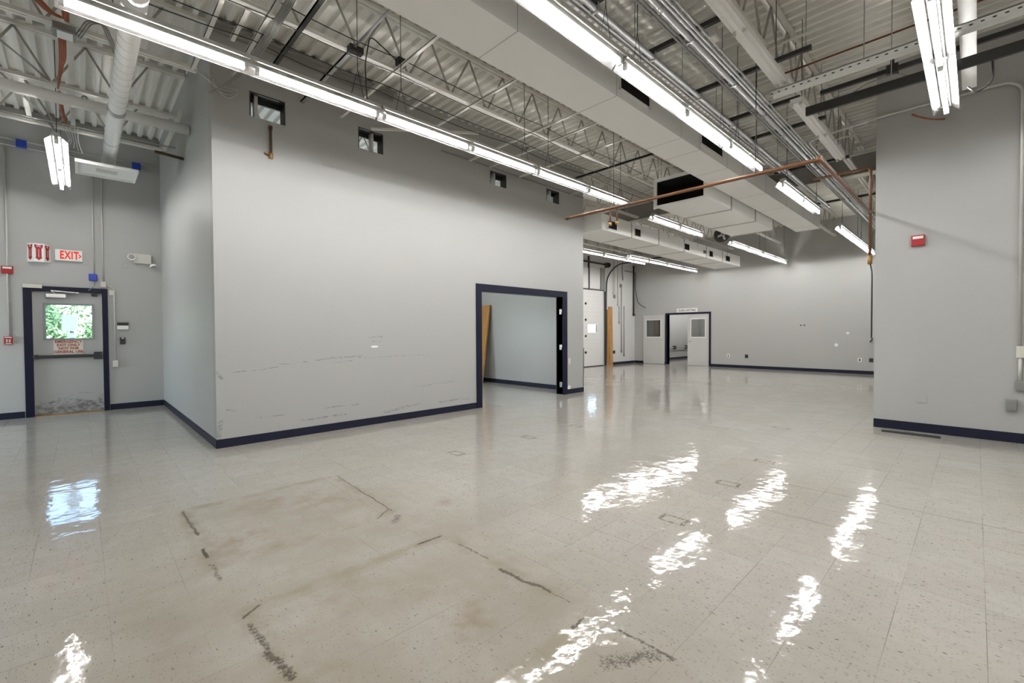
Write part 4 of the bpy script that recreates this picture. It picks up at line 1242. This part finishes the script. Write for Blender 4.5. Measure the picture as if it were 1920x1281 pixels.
MB().lathe((1.765, W1 - .03, 3.585), (0, 0, 1), [(-.03, .015), (-.025, .026), (.03, .026), (.035, .018)], 10).build('elbow', 'brass', t)
MB().tube([(1.765, W1 - .03, 3.60), (1.68, W1 - .05, 3.605)], .009, 6).build('spout', 'brass', t)
MB().lathe((1.765, W1 - .03, 3.94), (0, 0, 1), [(-.02, .022), (.02, .022)], 10).build('top_coupling', 'rust', t)
one('plaster_patch', MB().prism([(3.08, W1 - .001, 1.155), (3.11, W1 - .001, 1.14), (3.17, W1 - .001, 1.14), (3.21, W1 - .001, 1.155), (3.17, W1 - .001, 1.172), (3.11, W1 - .001, 1.17)], (0, -.002, 0)), 'chip', 'small white chipped plaster spot on the long partition', 'plaster patch')
one('outlet_plate', MB().box(7.69, 7.76, W1 - .008, W1, .66, .78), 'offwhite', 'small pale outlet plate right of the navy doorway', 'outlet', bevel=.003)
one('plaster_patch', MB().lathe((7.72, W1, .14), (0, -1, 0), [(0, .055), (.003, .05)], 12), 'chip', 'white torn plaster spot low beside the navy doorway', 'plaster patch')
one('corner_cable', MB().tube(fillet([(8.235, W1 - .012, 1.0), (8.235, W1 - .012, .5), (8.22, W1 - .014, .25), (8.235, W1 - .012, .12)], .05), .006, 6), 'black', 'thin black cord down the partition end edge', 'cable')
t = thing('leaning_door', (7.9, 9.7, 0), 'varnished oak door slab leaning on the wall inside the partition room', 'door')
tilt = math.atan2(.30, 2.10)
q = MB()
P0, U = Vector((7.74, 0, .0)), Vector((math.sin(tilt), 0, math.cos(tilt)))
Nn = Vector((-math.cos(tilt), 0, math.sin(tilt)))
def slab(mb, y0, y1, a0, a1, n0, n1):
    c = lambda y, a, n: P0 + Vector((0, y, 0)) + U * a + Nn * n
    return mb.hexa([c(y0, a0, n0), c(y1, a0, n0), c(y1, a1, n0), c(y0, a1, n0), c(y0, a0, n1), c(y1, a0, n1), c(y1, a1, n1), c(y0, a1, n1)])
slab(q, 9.20, 10.11, .006, 2.13, -.044, 0).build('door_slab', 'oak', t, .002)
slab(MB(), 9.199, 9.2, .9, 1.02, -.035, -.010).build('latch_plate', 'brass', t)

# ------------------------------------------------------------------ right wall
strobe('alarm_strobe', .475, .61, 8.03, 2.47, 2.61, 'red fire alarm strobe alone on the right wall', 'X')
one('cover_plate', MB().box(8.022, 8.03, .44, .53, .39, .50), 'wall', 'painted blank plate low on the right wall', 'wall plate', bevel=.003)
t = thing('outlet_box', (8.0, -.3, .36), 'grey metal outlet box low on the right wall', 'outlet')
MB().box(7.975, 8.03, -.35, -.255, .38, .52).build('box_body', 'greybox', t, .006)
MB().box(7.965, 7.976, -.345, -.262, .40, .505).build('flip_cover', 'greybox', t, .003)
t = thing('outlet_box', (8.0, -.39, .70), 'grey metal box on the right wall conduit at the photo edge', 'outlet')
MB().box(7.97, 8.03, -.45, -.335, .63, .75).build('box_body', 'greybox', t, .006)
MB().tube([(8.0, -.37, 1.02), (8.0, -.37, .75)], .018, 8).build('feed_conduit', 'galvlight', t)
MB().box(7.975, 8.03, -.47, -.335, 1.02, 1.16).build('pull_box', 'offwhite', t, .004)
one('rubber_strip', MB().prism([(7.70, .86, .001), (7.69, .29, .001), (7.80, .30, .001), (7.80, .88, .001)], (0, 0, .012)), 'rubber', 'loose black strip of rubber base lying on the floor along the right wall', 'strip')

# ------------------------------------------------------------------ far wall, double door, sign
FX = 17.6
dr = thing('door_3', (FX, 8.06, 0), 'double doorway with black frame and two pale half-glazed doors in the far wall', 'door', kind='structure')
fr = MB()
fr.box(FX - .03, FX + .2, 8.92, 9.0, 0, 2.13).box(FX - .03, FX + .2, 7.13, 7.20, 0, 2.13).box(FX - .03, FX + .2, 7.20, 8.92, 2.06, 2.13)
fr.build('frame', 'navypaint', dr, .004)
def half_glazed(name, x0, x1, y0, y1, wy0, wy1, handle):
    lf = wall_x(x0, x1, y0, y1, .01, 2.06, [(wy0, wy1, 1.15, 1.85)]).build(name, 'doorlight', dr)
    g = MB()
    for a in ((wy0 - .03, wy0), (wy1, wy1 + .03)):
        g.box(x0 - .008, x0, a[0], a[1], 1.12, 1.88)
    g.box(x0 - .008, x0, wy0, wy1, 1.12, 1.15).box(x0 - .008, x0, wy0, wy1, 1.85, 1.88)
    g.build('window_bead', 'white', lf)
    MB().box((x0 + x1) / 2 - .003, (x0 + x1) / 2 + .003, wy0, wy1, 1.15, 1.85).build('pane', 'greyglass', lf)
    if handle is not None:
        MB().lathe((x0, handle, .97), (-1, 0, 0), [(0, .035), (.012, .032), (.02, .012), (.05, .012)], 12).tube([(x0 - .05, handle, .97), (x0 - .05, handle - .12, .975)], .010, 6).build('lever_handle', 'chrome', lf)
half_glazed('left_leaf', FX - .075, FX - .03, 9.02, 9.98, 9.19, 9.83, None)
half_glazed('right_leaf', FX + .0, FX + .045, 7.21, 8.06, 7.36, 7.91, 7.98)
t = thing('room_sign', (FX - .01, 8.08, 2.14), 'white room sign above the double doors in the far wall', 'sign')
MB().box(FX - .012, FX, 7.66, 8.51, 2.14, 2.30).build('sign_board', 'paper', t)
text_mesh('lettering', 'CLASS 3 KITTING', .115, 'ink', t, (FX - .013, 8.085, 2.215), (0, -1, 0), (0, 0, 1), bold=.002, squeeze=.80)
for y, z, lab, m in ((6.48, .44, 'small white outlet right of the double doors', 'white'), (5.84, .44, 'black outlet right of the white one on the far wall', 'black'), (2.52, .44, 'small white outlet near the right end of the far wall', 'white'), (2.24, .44, 'black outlet at the right end of the far wall', 'black')):
    t = thing('outlet', (FX, y, z), lab, 'outlet', 'outlets along the far wall')
    MB().box(FX - .012, FX - .001, y - .05, y + .05, z - .06, z + .06).build('cover_plate', m, t, .003)
    MB().box(FX - .016, FX - .012, y - .018, y + .018, z - .035, z + .035).build('receptacle', 'black' if m == 'white' else 'bronze', t)
t = thing('wall_bracket', (FX, 4.07, 1.53), 'small dark bracket on the middle of the far wall', 'bracket')
MB().box(FX - .02, FX, 4.0, 4.04, 1.53, 1.57).build('pad', 'black', t)
MB().box(FX - .02, FX, 4.10, 4.14, 1.53, 1.57).build('pad', 'black', t)
for y, z, r, lab in ((3.13, .90, .06, 'larger white patched spot on the far wall'), (2.83, 1.28, .04, 'smaller white patched spot on the far wall')):
    one('plaster_patch', MB().lathe((FX, y, z), (-1, 0, 0), [(0, r), (.003, r * .8)], 9), 'chip', lab, 'plaster patch')
t = thing('pipe_rail', (19.5, 10.2, .45), 'grey pipe with dark fittings along the corridor wall behind the double doorway', 'pipe')
MB().tube([(18.6, 10.2, .58), (22.6, 10.2, .58)], .025, 8).build('pipe', 'galv', t)
for x in (18.9, 20.9, 22.2):
    MB().box(x - .05, x + .05, 10.15, 10.29, .50, .67).build('fitting', 'black', t, .01)

# ------------------------------------------------------------------ rolling door and passage wall
PY = 10.45
dr = thing('door_4', (13.8, PY, 0), 'white sectional rolling door with one small window past the partition', 'door', kind='structure')
zs = (0.02, .57, 1.21, 1.84, 2.47, 3.03)
for k in range(5):
    hole = [(14.24, 14.83, 1.35, 1.65)] if k == 2 else []
    p = wall_y(PY + .05, PY + .09, 12.2, 15.27, zs[k], zs[k + 1], hole).build('door_panel', 'rolldoor', dr)
    ribs = MB()
    for j in range(1, 4):
        z = zs[k] + (zs[k + 1] - zs[k]) * j / 4
        if not hole:
            ribs.box(12.2, 15.27, PY + .0492, PY + .05, z - .003, z + .003)
    if not hole:
        ribs.build('panel_groove', 'doorlight', p)
    else:
        MB().box(14.24, 14.83, PY + .068, PY + .072, 1.35, 1.65).build('pane', 'glass', p)
        wf = MB().box(14.21, 14.24, PY + .04, PY + .1, 1.32, 1.68).box(14.83, 14.86, PY + .04, PY + .1, 1.32, 1.68).box(14.24, 14.83, PY + .04, PY + .1, 1.32, 1.35).box(14.24, 14.83, PY + .04, PY + .1, 1.65, 1.68)
        wf.build('window_frame', 'white', p)
for z in zs[1:5]:
    MB().lathe((14.09, PY + .05, z), (0, -1, 0), [(0, .05), (.03, .045), (.035, .02)], 10).build('hinge', 'black', dr)
MB().box(12.2, 15.28, PY + .03, PY + .1, 0, .03).build('bottom_seal', 'rubber', dr)
MB().box(12.2, 15.28, PY - .012, PY + .02, 3.02, 3.05).build('head_seal', 'rubber', dr)
tk = MB().tube(fillet([(15.34, PY - .04, .02), (15.36, PY - .04, 2.75), (15.40, PY - .05, 3.6), (15.42, PY - .5, 4.05), (15.42, PY - 2.4, 4.10)], .5, 8), .028, 8)
tk.build('track', 'bronze', dr)
MB().box(15.27, 15.35, PY - .05, PY, 0, 3.0).build('track_angle', 'black', dr)
t = thing('torsion_bar', (13.9, PY - .1, 4.0), 'black spring shaft above the sectional rolling door', 'shaft')
MB().tube([(12.2, PY - .12, 4.06), (15.45, PY - .12, 4.06)], .035, 10).build('spring', 'black', t)
MB().lathe((15.42, PY - .12, 4.06), (1, 0, 0), [(-.04, .10), (0, .10), (.02, .06)], 14).build('cable_drum', 'black', t)
MB().box(12.3, 12.36, PY - .16, PY - .003, 3.95, 4.15).build('bracket', 'black', t)
MB().box(15.30, 15.36, PY - .16, PY - .003, 3.95, 4.15).build('bracket', 'black', t)
one('door_post', MB().box(14.18, 14.24, PY - .05, PY, 3.05, 4.3), 'bronze', 'dark upright rail above the rolling door', 'post')
one('wall_panel', MB().box(12.3, 14.95, PY - .03, PY, 3.06, 3.85), 'rolldoor', 'white insulation panel above the rolling door', 'panel', bevel=.004)
one('weathered_post', MB().box(14.99, 15.27, PY - .05, PY, 3.06, 3.92), 'greybox', 'stained grey board between the white panel and the door track', 'board')
for x0, x1, y0, z1, lab in ((15.56, 15.80, PY - .09, 2.40, 'wide orange timber board leaning beside the rolling door'), (15.46, 15.55, PY - .06, 2.27, 'narrow orange timber beside the door track')):
    one('timber_board', MB().hexa([(x0, y0 + .02, 0), (x1, y0 + .02, 0), (x1, y0 + .055, 0), (x0, y0 + .055, 0), (x0, PY - .041, z1), (x1, PY - .041, z1), (x1, PY - .001, z1), (x0, PY - .001, z1)]), 'timber', lab, 'board', 'timbers beside the rolling door')
GP = 'pipes on the passage wall'
for x, z0, z1, r, m, lab in ((15.90, 2.9, 4.9, .016, 'galvlight', 'thin pale conduit nearest the timbers on the passage wall'), (16.0, 2.8, 4.9, .016, 'galvlight', 'second thin pale conduit from the timbers'),
                             (16.23, 2.45, 4.9, .018, 'galvlight', 'pale conduit ending half-way down the passage wall'), (16.34, 1.7, 2.45, .016, 'galv', 'short grey conduit in the middle of the passage wall'),
                             (16.51, .48, 3.3, .020, 'galv', 'left one of the two long grey conduits on the passage wall'), (16.71, .31, 2.45, .020, 'galv', 'right one of the two long grey conduits on the passage wall'),
                             (17.46, 2.06, 4.25, .034, 'bronze', 'thick black downpipe near the far corner of the passage wall')):
    t = thing('wall_pipe', (x, PY - .03, z0), lab, 'pipe', GP)
    MB().tube([(x, PY - r - .004, z0), (x, PY - r - .004, z1)], r, 8).build('pipe_run', m, t)
    MB().box(x - r - .02, x + r + .02, PY - r * 2 - .012, PY, z0 + .05, z0 + .08).build('pipe_strap', m, t)
    if r > .03:
        MB().tube([(x, PY - .038, z0 + .02), (x + .12, PY - .038, z0 + .03)], .02, 8).build('outlet_stub', m, t)
one('wall_cable', MB().tube(fillet([(16.76, PY - .02, 3.97), (17.5, PY - .08, 3.95), (17.56, PY - .08, 3.9), (17.50, PY - .08, 3.3), (17.55, PY - .2, 2.6), (17.58, PY - .55, 2.38)], .15), .014, 6), 'bronze', 'dark cable looping down in the far corner by the double doors', 'cable')
one('wall_cable', MB().tube(fillet([(16.62, PY - .02, 4.5), (16.52, PY - .05, 3.9), (16.62, PY - .03, 3.55)], .15), .012, 6), 'bronze', 'short dark cable hanging on the upper passage wall', 'cable')
one('wall_box', MB().box(16.40, 16.52, PY - .06, PY, 3.24, 3.38), 'greybox', 'small grey box high on the passage wall', 'electrical box', bevel=.004)
one('wall_box', MB().box(15.90, 16.0, PY - .05, PY, .47, .59), 'black', 'small black outlet box low beside the timbers', 'electrical box', bevel=.004)
one('wall_box', MB().box(15.92, 16.02, PY - .06, PY, 2.76, 2.9), 'greybox', 'small grey box at the lower end of the thin conduits', 'electrical box', bevel=.004)
